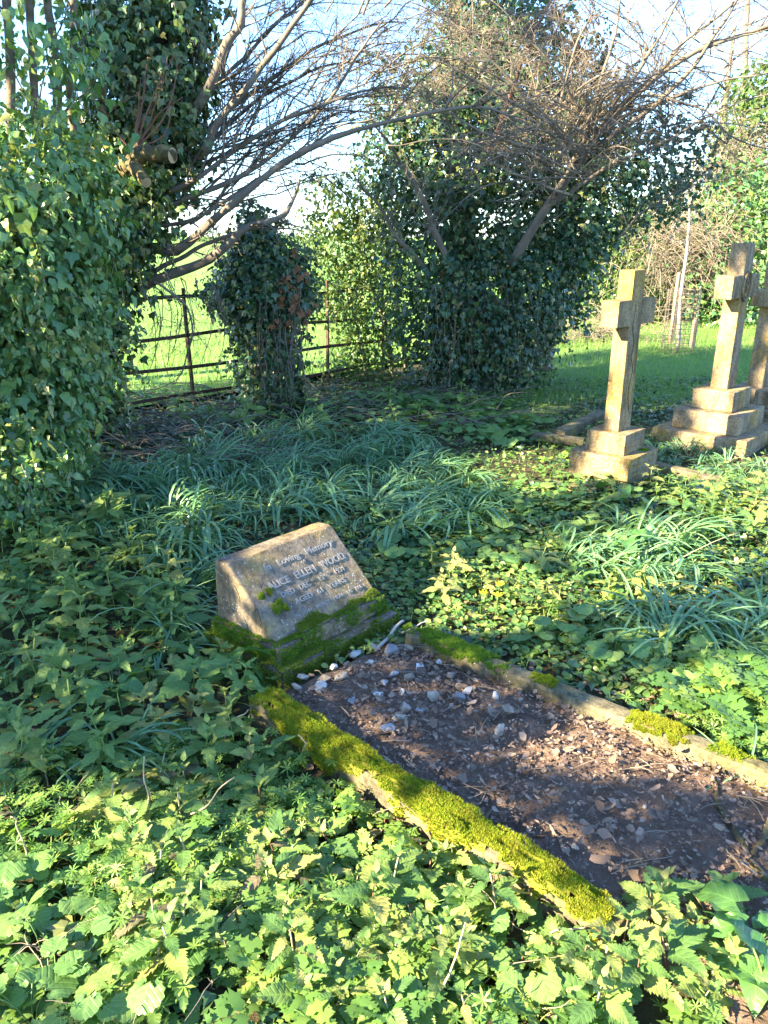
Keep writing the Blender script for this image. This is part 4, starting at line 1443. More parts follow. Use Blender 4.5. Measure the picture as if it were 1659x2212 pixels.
# ------------------------------------------------------------------ centre: multi-stemmed tree overgrown with ivy
ct = root('ivy_overgrown_tree', np.array((0.95, 9.2, 0)), 'wide many-stemmed tree overgrown with dark ivy in the middle, bare limbs fanning up right', 'tree')
for ctrl, r0, r1 in [([(1010, 870, 9.3), (1020, 700, 9.3), (1000, 500, 9.3), (985, 250, 9.4), (990, 0, 9.5), (1000, -150, 9.5)], 0.17, 0.08),
                     ([(1080, 860, 9.3), (1100, 650, 9.2), (1118, 545, 9.1)], 0.14, 0.08),
                     ([(930, 860, 9.3), (960, 700, 9.2), (965, 560, 9.1)], 0.13, 0.07),
                     ([(1165, 800, 10.0), (1185, 700, 10.0), (1215, 600, 9.9), (1240, 450, 9.8), (1290, 300, 9.7)], 0.15, 0.08)]:
    q = bend([P(*c) for c in ctrl], 18)
    g = Geo()
    tube(g, wobble(q, 0.015), np.linspace(r0, r1, len(q)), 10)
    g.build('trunk', M['bark'], ct)
blobs = []
for (x, y, Y, r, w) in [(1010, 850, 9.0, 0.42, 1.2), (1080, 840, 9.1, 0.36, 1.2), (940, 810, 9.1, 0.3, 0.9), (1020, 740, 8.9, 0.55, 1.2), (1110, 730, 9.0, 0.5, 1.2), (1225, 650, 9.9, 0.22, 0.8),
                        (930, 690, 9.0, 0.42, 1.0), (1000, 620, 8.8, 0.6, 1.1), (1120, 620, 8.9, 0.6, 1.1), (1210, 580, 9.2, 0.5, 1.1), (920, 560, 9.0, 0.5, 1.0), (1020, 480, 8.9, 0.62, 1.0), (1140, 480, 9.0, 0.6, 1.0), (1250, 470, 9.2, 0.5, 1.0),
                        (900, 430, 9.1, 0.45, 0.9), (980, 350, 9.1, 0.6, 1.0), (1090, 340, 9.2, 0.55, 0.8), (1200, 370, 9.3, 0.5, 0.7), (1310, 400, 9.3, 0.48, 0.8), (1400, 370, 9.4, 0.42, 0.6), (1480, 350, 9.5, 0.36, 0.5), (1370, 440, 9.4, 0.36, 0.6), (1450, 430, 9.5, 0.26, 0.4),
                        (930, 280, 9.2, 0.48, 1.1), (880, 330, 9.2, 0.4, 1.0), (1020, 220, 9.3, 0.55, 1.3), (1100, 200, 9.4, 0.5, 1.2), (1090, 110, 9.5, 0.45, 1.1), (1000, 100, 9.5, 0.45, 1.1), (1130, 20, 9.6, 0.42, 0.9), (1030, 10, 9.6, 0.4, 0.9), (1180, 270, 9.4, 0.45, 1.0), (1380, 300, 9.4, 0.3, 0.4), (1540, 330, 9.5, 0.2, 0.3), (1260, 280, 9.4, 0.4, 1.0), (860, 270, 9.3, 0.4, 0.9), (1200, 190, 9.5, 0.45, 0.9), (1290, 220, 9.5, 0.38, 0.8), (1240, 110, 9.6, 0.36, 0.6), (900, 190, 9.4, 0.36, 0.8), (1340, 320, 9.4, 0.4, 0.8), (1440, 300, 9.5, 0.3, 0.6)]:
    blobs.append((P(x, y, Y), (r, r * 0.85, r), w))
p_, o_, rr = blob_points(blobs, 80000, 0.42, 1.0, 0.46, 2.9, 5.0, 8, 0.12)
p_[:, 2] = np.maximum(p_[:, 2], 0.03)
g = Geo()
leaves(g, T_IVY3, p_, o_, (0.025, 0.085), 0.8, 0.45, rr)
st = sprays(g, blobs, 170, T_IVY3, (0.03, 0.07), (0.25, 0.8))
st.build('shoots', M['brush'], ct)['kind'] = 'stuff'
o = g.build('crown', M['ivy'], ct, smooth=False)
o['kind'] = 'stuff'
g = Geo()
for i in range(32):
    x0 = rng.uniform(930, 1170)
    a = P(x0, rng.uniform(560, 680), 8.42)
    b = P(x0 + rng.uniform(-30, 30), rng.uniform(720, 880), 8.5)
    q = wobble(bend([a, (a + b) / 2 + rng.normal(0, 0.06, 3), b], 16), 0.02)
    tube(g, q, rng.uniform(0.002, 0.004), 3, cap=False)
o = g.build('hanging_stems', M['brush'], ct)
o['kind'] = 'stuff'
for ctrl, r0, r1, dn, mt in [
    ([(1105, 570, 8.5), (1180, 450, 8.3), (1245, 360, 8.2), (1310, 270, 8.1), (1400, 185, 8.0), (1500, 115, 7.9), (1600, 70, 7.8), (1720, 30, 7.7)], 0.058, 0.014, 3.0, 'twig'),
    ([(1245, 360, 8.2), (1310, 300, 8.1), (1400, 240, 8.0), (1490, 150, 7.9), (1560, 60, 7.8), (1610, -40, 7.8)], 0.035, 0.012, 3.0, 'twig'),
    ([(1180, 450, 8.3), (1320, 360, 8.2), (1450, 300, 8.1), (1560, 235, 8.0), (1700, 200, 8.0)], 0.022, 0.006, 3.5, 'twig'),
    ([(1050, 330, 8.6), (1085, 260, 8.5), (1120, 150, 8.4), (1150, 80, 8.3), (1215, -40, 8.2)], 0.03, 0.014, 3.0, 'redtwig'),
    ([(965, 560, 8.5), (925, 460, 8.4), (890, 385, 8.3), (850, 320, 8.2), (790, 250, 8.1)], 0.042, 0.008, 3.5, 'twig'),
    ([(930, 590, 8.6), (850, 500, 8.5), (800, 420, 8.4), (760, 370, 8.3)], 0.028, 0.006, 4.0, 'twig'),
    ([(1270, 330, 8.1), (1330, 220, 8.0), (1400, 120, 7.9), (1450, 30, 7.8), (1480, -60, 7.8)], 0.028, 0.010, 3.5, 'twig'),
    ([(1300, 290, 8.1), (1390, 190, 8.0), (1470, 100, 7.9), (1560, 30, 7.8), (1640, -30, 7.8)], 0.026, 0.008, 3.5, 'twig'),
    ([(1310, 270, 8.1), (1420, 220, 8.0), (1540, 180, 7.9), (1680, 150, 7.8)], 0.022, 0.006, 3.5, 'twig'),
    ([(1200, 420, 8.2), (1260, 300, 8.1), (1300, 180, 8.0), (1330, 60, 7.9), (1350, -60, 7.9)], 0.026, 0.008, 3.5, 'twig'),
    ([(1230, 380, 8.2), (1210, 250, 8.1), (1240, 120, 8.0), (1290, 0, 7.9)], 0.022, 0.008, 3.5, 'twig'),
    ([(1260, 340, 8.0), (1180, 270, 7.7), (1080, 200, 7.5), (960, 140, 7.4), (860, 120, 7.3)], 0.02, 0.004, 4.5, 'brush'),
    ([(1260, 330, 8.0), (1170, 320, 7.7), (1080, 300, 7.5), (980, 250, 7.4), (900, 170, 7.3)], 0.018, 0.004, 4.5, 'brush'),
    ([(1230, 420, 8.0), (1120, 380, 7.7), (1000, 330, 7.5), (900, 320, 7.4)], 0.016, 0.004, 4.5, 'brush'),
    ([(1250, 350, 8.0), (1150, 230, 7.7), (1060, 120, 7.5), (960, 40, 7.4), (880, 0, 7.3)], 0.018, 0.004, 4.5, 'brush'),
    ([(1290, 300, 8.0), (1220, 180, 7.7), (1140, 80, 7.5), (1060, 0, 7.4)], 0.018, 0.004, 4.5, 'brush'),
    ([(1330, 520, 8.6), (1400, 450, 8.4), (1500, 400, 8.3), (1620, 370, 8.2)], 0.014, 0.004, 4.0, 'twig'),
    ([(1400, 200, 8.0), (1500, 230, 7.9), (1600, 300, 7.8), (1680, 330, 7.8)], 0.014, 0.004, 4.0, 'twig')]:
    limb(ct, 'limb', ctrl, r0 * 0.9, r1 * 0.8, M[mt], 3, dn * 2.1, 0.1, 0.42, 6, 24, 0.8, 0.1)
for i in range(34):
    x0, y0 = rng.uniform(1180, 1330), rng.uniform(230, 400)
    a_ = rng.uniform(2.3, 3.6) if i % 2 else rng.uniform(0.1, 1.0)
    l = rng.uniform(200, 420)
    x1, y1 = x0 + math.cos(a_) * l, y0 - math.sin(a_) * l * 0.8
    limb(ct, 'limb', [(x0, y0, 7.9), ((x0 + x1) / 2 + rng.uniform(-30, 30), (y0 + y1) / 2 - 40, 7.6), (x1, y1 + 30, 7.4)], rng.uniform(0.007, 0.013), 0.003, M['brush'] if i % 3 else M['twig'], 3, 8.0, 0.05, 0.45, 5, 16, 0.9, 0.1)
for i in range(95):
    x0, y0 = (rng.uniform(850, 1640), rng.uniform(60, 380)) if i < 50 else (rng.uniform(1150, 1700), rng.uniform(0, 300))
    a_ = rng.uniform(0.0, 3.14)
    l = rng.uniform(150, 330)
    x1, y1 = x0 + math.cos(a_) * l, y0 - math.sin(a_) * l * 0.7
    limb(ct, 'limb', [(x0, y0, 8.2), ((x0 + x1) / 2 + rng.uniform(-30, 30), (y0 + y1) / 2 - 25, 8.1), (x1, y1, 8.0)], rng.uniform(0.006, 0.010), 0.0025, M['twig'] if i % 3 else M['brush'], 3, 9.0, 0.05, 0.5, 4, 14, 0.95, 0.05)
settle(ct)

# sunlit bush on the fence line, left of the tree
sb = root('hedge_bush', np.array((-0.1, 9.9, 0)), 'sunlit yellow-green bush growing through the fence between the ivy stump and the tree', 'bush')
blobs = []
for (x, y, Y, r, w) in [(760, 770, 9.6, 0.3, 1), (820, 760, 9.7, 0.42, 1), (720, 640, 9.5, 0.32, 1.0), (790, 640, 9.7, 0.5, 1.1), (740, 540, 9.7, 0.45, 1), (840, 540, 9.8, 0.5, 1), (720, 450, 9.8, 0.34, 0.8), (790, 440, 9.9, 0.45, 0.9), (700, 400, 9.9, 0.2, 0.6), (860, 400, 10.0, 0.4, 0.8), (700, 520, 9.6, 0.26, .8)]:
    blobs.append((P(x, y, Y), (r, r * 0.9, r), w))
p_, o_, rr = blob_points(blobs, 19000, 0.5, 1.0, 0.42, 3.0, 7.0, 7, 0.11)
g = Geo()
leaves(g, T_OLD + T_IVY3[:1], p_, o_, (0.025, 0.075), 0.6, 0.55, rr)
st = sprays(g, blobs, 90, T_OLD, (0.03, 0.06), (0.25, 0.7))
st.build('shoots', M['twig'], sb)['kind'] = 'stuff'
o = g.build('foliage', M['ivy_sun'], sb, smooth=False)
o['kind'] = 'stuff'
for ctrl in ([(850, 850, 9.8), (830, 700, 9.8), (790, 560, 9.8), (760, 440, 9.8), (700, 380, 9.8)], [(880, 850, 9.8), (860, 650, 9.8), (830, 480, 9.9), (800, 370, 9.9)], [(800, 850, 9.7), (770, 700, 9.7), (730, 560, 9.7)]):
    limb(sb, 'stem', ctrl, 0.03, 0.008, M['twig'], 2, 3.0, 0.3, 0.35)
settle(sb)

# ------------------------------------------------------------------ background at the right: hedge, brush, bare trees
def bg_bush(name, label, cat, spots, n, mat, tm, foot, size, gap=0.15, group=None, seed=1.0, stems=None):
    b = root(name, foot, label, cat, group)
    bl = [(P(x, y, Y), (r, r, r * 0.9), 1.0) for (x, y, Y, r) in spots]
    p_, o_, rr = blob_points(bl, n, 0.28, 1.0, gap, 1.2, seed, 8, 0.16)
    p_[:, 2] = np.maximum(p_[:, 2], 0.05)
    g = Geo()
    leaves(g, tm, p_, o_, size, 0.4, 0.6, rr)
    o = g.build('foliage', mat, b, smooth=False)
    o['kind'] = 'stuff'
    g = Geo()
    for i in range(stems or 12):
        x, y, Y, r = spots[rng.integers(len(spots))]
        top = P(x + rng.uniform(-40, 40), y, Y) + np.array((0, 0, r * 0.7))
        base = np.array((top[0] + rng.uniform(-0.4, 0.4), top[1] + rng.uniform(-0.2, 0.4), 0))
        q = wobble(bend([base, (top + base) / 2 + rng.normal(0, 0.1, 3), top], 12), 0.04)
        tube(g, q, np.linspace(0.03, 0.01, len(q)), 5, cap=False)
    o = g.build('stems', M['bark'], b)
    o['kind'] = 'stuff'
    settle(b)
    return b
bg_bush('hedge_bush', 'sunlit green hedge bush behind the nearest cross', 'bush',
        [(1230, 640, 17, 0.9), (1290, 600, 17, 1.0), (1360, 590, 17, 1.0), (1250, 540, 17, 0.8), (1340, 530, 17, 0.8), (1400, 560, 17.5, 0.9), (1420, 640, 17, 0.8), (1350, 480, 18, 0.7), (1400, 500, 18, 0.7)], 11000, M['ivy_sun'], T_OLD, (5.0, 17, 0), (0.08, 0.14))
bg_bush('hedge_bush', 'dark green hedge mass between and behind the right-hand crosses', 'bush',
        [(1530, 600, 16.5, 0.9), (1600, 590, 16.5, 1.0), (1660, 570, 16.5, 1.0), (1560, 520, 17, 0.8), (1640, 480, 17, 0.9), (1590, 430, 17, 0.8), (1700, 430, 17, 1.0), (1530, 660, 16, 0.6), (1640, 660, 16, 0.8)], 11000, M['ivy_old'], T_IVY3, (7.7, 16.7, 0), (0.08, 0.13), seed=2.0)
bg_bush('ivy_clad_tree', 'tall ivy-clad tree in the far right background with sunlit brown growth', 'tree',
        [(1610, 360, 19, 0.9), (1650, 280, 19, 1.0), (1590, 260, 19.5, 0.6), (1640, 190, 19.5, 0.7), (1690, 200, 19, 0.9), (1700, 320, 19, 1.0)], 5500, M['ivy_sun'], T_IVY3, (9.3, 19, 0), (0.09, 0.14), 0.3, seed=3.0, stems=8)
bg_bush('hedge_bush', 'taller olive-brown hedge growth behind the tree guard, catching the sun', 'bush',
        [(1440, 560, 18, 0.9), (1500, 520, 18, 1.0), (1560, 470, 18.5, 0.9), (1450, 470, 18.5, 0.7), (1520, 400, 19, 0.8), (1480, 620, 17.5, 0.8)], 7000, M['olive'], T_OLD, (7.0, 18, 0), (0.06, 0.11), 0.45, seed=4.0)
def brush_heap(name, label, cat, centre, rad, n, mat, seed, L=(0.5, 1.3), arch=0.5, thick=0.006):
    """a thicket of dry arching stems"""
    b = root(name, (centre[0], centre[1], 0), label, cat)
    g = Geo()
    for i in range(n):
        c = np.array(centre) + rng.normal(0, 1, 3) * np.array(rad) * 0.55
        c[2] = max(0.05, c[2])
        d = nrmz(rng.normal(0, 1, 3) * np.array((1, 1, 0.6)) + np.array((0, 0, 0.5)))
        l = rng.uniform(*L)
        q = [c, c + d * l * 0.5 + np.array((0, 0, 0.1 * l)), c + d * l + np.array((0, 0, -arch * l * 0.5))]
        q = wobble(bend(q, 5), 0.03)
        q[:, 2] = np.maximum(q[:, 2], 0.02)
        tube(g, q, rng.uniform(0.5, 1.0) * thick, 3, cap=False)
    o = g.build('dry_stems', mat, b)
    o['kind'] = 'stuff'
    settle(b)
    return b
brush_heap('bramble_thicket', 'pale brown dry bramble thicket in the hedge behind the wire tree guard', 'bramble', P(1480, 560, 16.2), (1.0, 0.5, 0.8), 800, M['brush'], 1, thick=0.0065)
brush_heap('bramble_thicket', 'dry bare scrub climbing high beside the far ivy-clad tree at right', 'bramble', P(1580, 420, 18), (1.1, 0.6, 1.0), 900, M['brush'], 2, thick=0.007)
brush_heap('brush_pile', 'heap of cut pale branches lying on the grass behind the nearest cross', 'brush pile', P(1290, 725, 13.5) * np.array((1, 1, 0)) + np.array((0, 0, 0.12)), (0.9, 0.4, 0.15), 220, M['brush'], 3, (0.4, 1.3), 0.3, 0.006)
for (ctrl, label) in [([(1590, 600, 20), (1600, 350, 20), (1610, 100, 20), (1620, -100, 20)], 'tall bare tree rising behind the hedge at the right edge'),
             ([(1540, 560, 21), (1560, 350, 21), (1570, 180, 21), (1590, 50, 21)], 'slimmer bare tree in the right background left of the tall one')]:
    b = root('bare_tree', P(*ctrl[0]) * np.array((1, 1, 0)), label, 'tree')
    f = P(*ctrl[0])
    o, pts = limb(b, 'trunk', ctrl, 0.13, 0.03, M['brush'], 3, 4.5, 0.5, 0.22, 6, 20, 0.7, 0.1)
    q = np.array([(f[0] - 0.05, f[1], -0.05), (f[0] - 0.02, f[1], f[2] * 0.6), f])
    g = Geo()
    tube(g, q, 0.14, 6)
    g.build('butt', M['brush'], b)
    settle(b)

# guarded sapling, stake and posts
sp_base = GD(1462, 762)
sap = root('sapling', sp_base, 'slim pale-barked young tree standing in a wire guard behind the crosses', 'tree')
limb(sap, 'trunk', [(1462, 760, sp_base[1]), (1470, 660, sp_base[1]), (1483, 540, sp_base[1]), (1490, 440, sp_base[1]), (1497, 340, sp_base[1])], 0.032, 0.010, M['palebark'], 2, 3.0, 0.25, 0.35, 8, 18, 0.9, 0.35)
settle(sap)
wg = root('tree_guard', sp_base, 'cylinder of rusty wire mesh round the pale sapling', 'tree guard')
g = Geo()
R_, Hh = 0.24, 0.95
cx, cy = sp_base[0], sp_base[1]
for i in range(20):
    a = i * 2 * math.pi / 20
    tube(g, [(cx + R_ * math.cos(a), cy + R_ * math.sin(a), 0), (cx + R_ * math.cos(a), cy + R_ * math.sin(a), Hh)], 0.004, 3, cap=False)
for k in range(14):
    a = np.linspace(0, 2 * math.pi, 22)
    tube(g, np.stack([cx + R_ * np.cos(a), cy + R_ * np.sin(a), np.full(22, 0.03 + k * 0.07)], -1), 0.004, 3, cap=False)
o = g.build('mesh_wire', M['wire'], wg)
settle(wg)
def stake(px, py, top_py, w, label, lean=0.0):
    b = GD(px, py)
    t = P(px + lean, top_py, b[1])
    s = root('wooden_stake', b, label, 'stake')
    h = t[2]
    bm = block(w, w * 0.8, h + 0.1, 0.006, 3, 0.004, seed=px)
    o = bm_obj('shaft', bm, M['oldwood'], s)
    o.location = (b[0], b[1], -0.1)
    o.rotation_euler = (0, 0.02, 0.4)
    bm = block(w * 0.8, w * 0.64, w * 0.5, 0.01, 1, 0.003, (0.5, 0.5), seed=px)
    o = bm_obj('pointed_top', bm, M['oldwood'], s)
    o.location = (b[0], b[1], h - 0.005)
    settle(s)
stake(1447, 745, 592, 0.07, 'reddish wooden stake beside the wire tree guard')
stake(1494, 752, 690, 0.07, 'short wooden post standing in sunlit grass right of the tree guard')

# far edge of the field: hedge line and a house roof
def far_bush(x, Y, r, label):
    p = np.array((x, Y, 1.2))
    b = root('far_hedge', (x, Y, 0), label, 'hedge')
    bl = [(p + np.array((i * r * 1.4, rng.uniform(-1, 1), rng.uniform(-.3, .4))), (r, r * 0.7, r * 0.55)) for i in range(-3, 4)]
    p_, o_, rr = blob_points(bl, 2600, 0.3, 1.0, 0.1, 0.4, x, 8, 0.5)
    p_[:, 2] = np.maximum(p_[:, 2], 0.05)
    g = Geo()
    leaves(g, T_OLD, p_, o_, (0.5, 0.9), 0.3, 0.7, rr)
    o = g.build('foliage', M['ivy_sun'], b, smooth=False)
    o['kind'] = 'stuff'
    settle(b)
far_bush(-62, 150, 4.0, 'far hedge on the skyline beyond the field, left stretch')
far_bush(-28, 160, 4.0, 'far hedge on the skyline beyond the field, right stretch')

# ------------------------------------------------------------------ unseen trees behind the viewer, crowns shaped for the shade they cast
SA = nrmz(np.array((SUN.y, -SUN.x, 0.0))) * -1.0
SV = np.array(SUN)
SB = np.cross(SV, SA)
if SB[2] < 0:
    SB = -SB
def in_poly(pts, poly):
    x, y = pts[:, 0], pts[:, 1]
    c = np.zeros(len(pts), bool)
    n = len(poly)
    for i in range(n):
        x0, y0 = poly[i]
        x1, y1 = poly[(i + 1) % n]
        if y0 == y1:
            continue
        k = ((y0 > y) != (y1 > y)) & (x < (x1 - x0) * (y - y0) / (y1 - y0) + x0)
        c ^= k
    return c
# sunlit openings: cut out of the unseen crowns so sun falls on these patches
GAPS = [
    ([(-500, 1700), (150, 1690), (330, 1700), (480, 1745), (620, 1735), (690, 1680), (760, 1600), (840, 1620), (890, 1670), (895, 1720), (930, 1690), (1000, 1720), (1090, 1775), (1190, 1845), (1290, 1900), (1340, 1925), (1480, 1905), (1660, 1940), (1800, 2000), (1900, 2600), (-900, 2600)], 0.1, None),
    ([(925, 1715), (1000, 1745), (1080, 1800), (1010, 1830), (930, 1780)], 0.1, None),
    ([(1025, 1700), (1090, 1680), (1160, 1730), (1130, 1775), (1060, 1760)], 0.03, None),
    ([(1150, 1775), (1235, 1770), (1290, 1830), (1190, 1840)], 0.03, None),
    ([(1120, 1640), (1200, 1590), (1290, 1545), (1350, 1505), (1470, 1460), (1600, 1440), (1900, 1430), (1950, 1850), (1700, 1770), (1560, 1725), (1430, 1695), (1300, 1670), (1190, 1660)], 0.05, None),
    ([(835, 1260), (920, 1200), (1050, 1195), (1190, 1255), (1160, 1335), (1000, 1350), (880, 1330)], 0.1, None),
    ([(1150, 1150), (1290, 1095), (1440, 1100), (1540, 1170), (1430, 1245), (1210, 1255)], 0.2, None),
    ([(960, 975), (1100, 940), (1210, 960), (1210, 1050), (1040, 1040)], 0.1, None),
    ([(1390, 1060), (1440, 980), (1640, 950), (1900, 980), (1900, 1210), (1640, 1200), (1480, 1110)], 0.15, None),
    ([(1150, 640), (1900, 640), (1900, 790), (1640, 790), (1500, 770), (1350, 750), (1180, 745)], 0.1, None),
    ([(1080, 880), (1210, 830), (1300, 850), (1260, 920), (1120, 930)], 0.1, None),
    ([(90, 1010), (330, 1000), (350, 1030), (220, 1070), (60, 1060)], 0.3, None),
    ([(1200, 560), (1410, 560), (1420, 700), (1400, 1060), (1330, 1070), (1190, 1040), (1210, 960)], None, 5.25),
    ([(1400, 500), (1800, 500), (1800, 990), (1400, 985), (1430, 900)], None, 6.2),
    ([(462, 1205), (520, 1215), (545, 1290), (530, 1370), (480, 1340)], None, 2.8),
    ([(590, 1180), (660, 1170), (745, 1235), (700, 1260), (640, 1230)], None, 3.05),
    ([(250, 300), (385, 300), (385, 405), (300, 410), (250, 390)], None, 5.9),
    ([(640, 380), (740, 360), (860, 420), (900, 560), (880, 680), (780, 800), (690, 760), (650, 600)], None, 9.4),
    ([(1150, -300), (1900, -300), (1900, 300), (1500, 330), (1300, 330), (1180, 420), (1150, 300)], None, 8.0),
    ([(420, -200), (840, -300), (840, 260), (600, 330), (460, 320)], None, 6.3),
    ([(1150, 100), (2200, 100), (2200, 680), (1300, 680), (1280, 500), (1560, 470), (1560, 300)], None, 17.0),
    ([(520, 1520), (560, 1520), (560, 1600), (510, 1600)], None, 2.2),
    ([(0, 60), (230, 40), (240, 200), (60, 230)], None, 5.3),
]
gap_ab = []
for poly, z, Y in GAPS:
    pts = np.array([GD(x, y, z) if Y is None else P(x, y, Y) for x, y in poly])
    gap_ab.append(np.stack([pts @ SA, pts @ SB], -1))
n = 125000
scene_pts = np.array([GD(0, 1000), GD(1659, 1000), GD(1659, 1700), P(0, 0, 5.0), P(850, 0, 9.5), P(1400, 0, 9.5), GD(0, 1700), P(330, 0, 6.5)])
# shade has to cover these
amin, amax = (scene_pts @ SA).min() - 0.6, (scene_pts @ SA).max() + 1.5
bmin, bmax = -0.9, (scene_pts @ SB).max() + 0.6
a = rng.uniform(amin, amax, n)
b = bmin + (bmax - bmin) * rng.random(n) ** 1.9
ab = np.stack([a, b], -1)
dens = 0.5 + 0.55 * fbm(a, b, 1.9, 3.3) + 0.35 * fbm(a, b, 5.5, 1.0)
keep = rng.random(n) < np.clip(np.maximum(dens + 0.45, smooth(1.7, 0.9, b)), 0.12, 1.0)
lit = np.zeros(n, bool)
for gi, gpoly in enumerate(gap_ab):
    lit |= in_poly(ab, gpoly)
    if 4 <= gi <= 9:
        for off_ in ((0, -0.035), (0.035, 0), (-0.035, 0)) + (((0, 0.035),) if gi > 4 else ()):
            lit |= in_poly(ab + np.array(off_), gpoly)
stray = (fbm(a, b, 4.0, 9.0) > 0.78)
keep &= ~lit | (stray & (rng.random(n) < 0.15))
a, b = a[keep], b[keep]
n = len(a)
cdist = 4.6 + 4.6 * smooth(1.2, 3.2, b) + (0.5 + smooth(1.2, 3.2, b)) * rng.uniform(-1, 1, n)
pos = a[:, None] * SA + b[:, None] * SB + cdist[:, None] * SV
T_SH = [t_round(4, 0.5)]
mid_a = 0.5 * (amin + amax)
for i in range(2):
    m = (a < mid_a) if i == 0 else (a >= mid_a)
    ta = amin - 0.9 if i == 0 else amax + 0.9
    cd = float(cdist[m].mean())
    foot = ta * SA + cd * SV
    tr = root('shade_tree', (foot[0], foot[1], 0), ['leafy tree standing out of sight to the left of the viewer', 'leafy tree standing out of sight behind the viewer'][i], 'tree')
    g = Geo()
    k = int(m.sum())
    d = nrmz(rng.normal(0, 1, (k, 3)))
    place_mix(g, T_SH, pos[m], frames(d, nrmz(SV + 0.6 * rng.normal(0, 1, (k, 3)))), cdist[m] * rng.uniform(0.012, 0.019, k), rng.random(k))
    o = g.build('crown', M['ivy_old'], tr, smooth=False)
    o['kind'] = 'stuff'
    g = Geo()
    q = wobble(bend([(foot[0], foot[1], -0.1), (foot[0] + 0.1, foot[1], 3.0), (foot[0], foot[1], 7.0)], 14), 0.04)
    tube(g, q, np.linspace(0.2, 0.06, len(q)), 8)
    g.build('trunk', M['bark'], tr)
    for j in range(4):
        e_ = pos[m][rng.integers(k)]
        s_ = q[4 + 2 * j]
        g = Geo()
        tube(g, wobble(bend([s_, (s_ + e_) / 2 + np.array((0, 0, 0.4)), e_], 12), 0.05), np.linspace(0.04, 0.012, 13)[:len(bend([s_, (s_ + e_) / 2, e_], 12))], 6)
        g.build('limb', M['bark'], tr)
    settle(tr)

# ------------------------------------------------------------------ ground cover nobody could count
HSC = hs_o + GX[:2] * 0.3 - GF[:2] * 0.18
def blocked(p):
    """inside the grave bed, a stone or a trunk"""
    g_ = in_grave(p)
    bed = (g_ > -0.065) & (p[:, 1] - 0.72 * p[:, 0] < 2.85) & ((p[:, :2] - KL0) @ (KL1 - KL0) < 0.9 * ((KL1 - KL0) @ (KL1 - KL0)))
    q = p[:, :2] - HSC
    hsb = (np.abs(q @ GX[:2]) < 0.38) & (np.abs(q @ GF[:2]) < 0.29)
    out = bed | hsb
    for c, w in (((1.69, 5.46), 0.26), ((2.874, 6.497), 0.44), ((3.43, 7.03), 0.32)):
        q = p[:, :2] - np.array(c)
        out |= (np.abs(q @ GX[:2]) < w) & (np.abs(q @ GF[:2]) < w)
    return out

def scatter_ground(n, x0, x1, y0, y1):
    p = np.stack([rng.uniform(x0, x1, n), rng.uniform(y0, y1, n), np.zeros(n)], -1)
    # only what lies in or just outside the view
    m = np.abs(p[:, 0]) < 0.6 * (p[:, 1] + 0.45) + 0.5
    p = p[m]
    p = p[~blocked(p)]
    p = p[fence_n(p[:, 0], p[:, 1]) < 0.3]
    p[:, 2] = gz(p[:, 0], p[:, 1])
    return p

def lay(tm, p, size, mat, name, label, cat, up=(0.01, 0.06), flat=0.45, rfun=None):
    n = len(p)
    ang = rng.uniform(0, 2 * math.pi, n)
    d = np.stack([np.cos(ang), np.sin(ang), rng.uniform(-0.3, 0.5, n)], -1)
    nr = nrmz(np.array((0, 0, 1.0)) + rng.normal(0, flat, (n, 3)))
    p = p + np.stack([np.zeros(n), np.zeros(n), rng.uniform(up[0], up[1], n)], -1)
    g = Geo()
    place_mix(g, tm, p, frames(d, nr), rng.uniform(size[0], size[1], n), rng.random(n) if rfun is None else rfun(p))
    o = g.build(name, mat, smooth=False)
    tag(o, label, cat, kind='stuff')
    return o

p = np.concatenate([scatter_ground(56000, -3.6, 4.6, 0.75, 9.6), scatter_ground(26000, -0.4, 2.6, 1.8, 5.2)])
m = fbm(p[:, 0], p[:, 1], 1.1, 2.0) + rng.normal(0, 0.4, len(p))
bare = np.exp(-(((p[:, 0] + 1.95) / 0.7) ** 2 + ((p[:, 1] - 5.4) / 0.5) ** 2)) + 0.8 * (in_grave(p) > -0.2) * (p[:, 1] < 2.9) * (in_grave(p) < 0)
bare = bare + 0.75 * smooth(0.15, 0.7, fbm(p[:, 0], p[:, 1], 2.6, 11.0)) * smooth(3.4, 2.2, p[:, 1])
bk = rng.random(len(p)) > bare * 0.85
lay(T_RND, p[(m > 0.2) & bk], (0.016, 0.04), M['herb'], 'ground_herbs', 'low round-leaved herbs carpeting the churchyard ground', 'ground cover')
lay(T_IVY3, p[(m < -0.35) & bk], (0.03, 0.055), M['ivy'], 'ground_ivy', 'dark creeping ivy spreading between the plants on the ground', 'ground cover')
lay(T_NETS, p[(m >= -0.35) & (m <= 0.2) & bk & (rng.random(len(p)) < 0.36)], (0.022, 0.046), M['nettle'], 'nettle_seedlings', 'small nettle seedlings filling the gaps in the ground cover', 'ground cover')
p = np.concatenate([scatter_ground(6000, -3.4, 3.8, 0.75, 5.5), scatter_ground(4500, -1.4, 1.4, 0.75, 2.3)])
m = fbm(p[:, 0], p[:, 1], 1.7, 6.0)
lay(T_WHORL, p[m > -0.1], (0.016, 0.03), M['fern'], 'cleavers', 'fresh whorled cleavers sprinkled through the undergrowth', 'ground cover', (0.02, 0.1), 0.5)
p = np.concatenate([scatter_ground(1300, -3.4, 4.0, 0.75, 7.0), scatter_ground(1500, -1.3, 1.4, 0.75, 2.3)])
m = fbm(p[:, 0], p[:, 1], 1.3, 8.0)
lay(T_FERN, p[m > 0.05], (0.07, 0.14), M['fern'], 'cow_parsley_seedlings', 'feathery young cow parsley leaves scattered among the herbs', 'ground cover', (0.01, 0.05), 0.3)

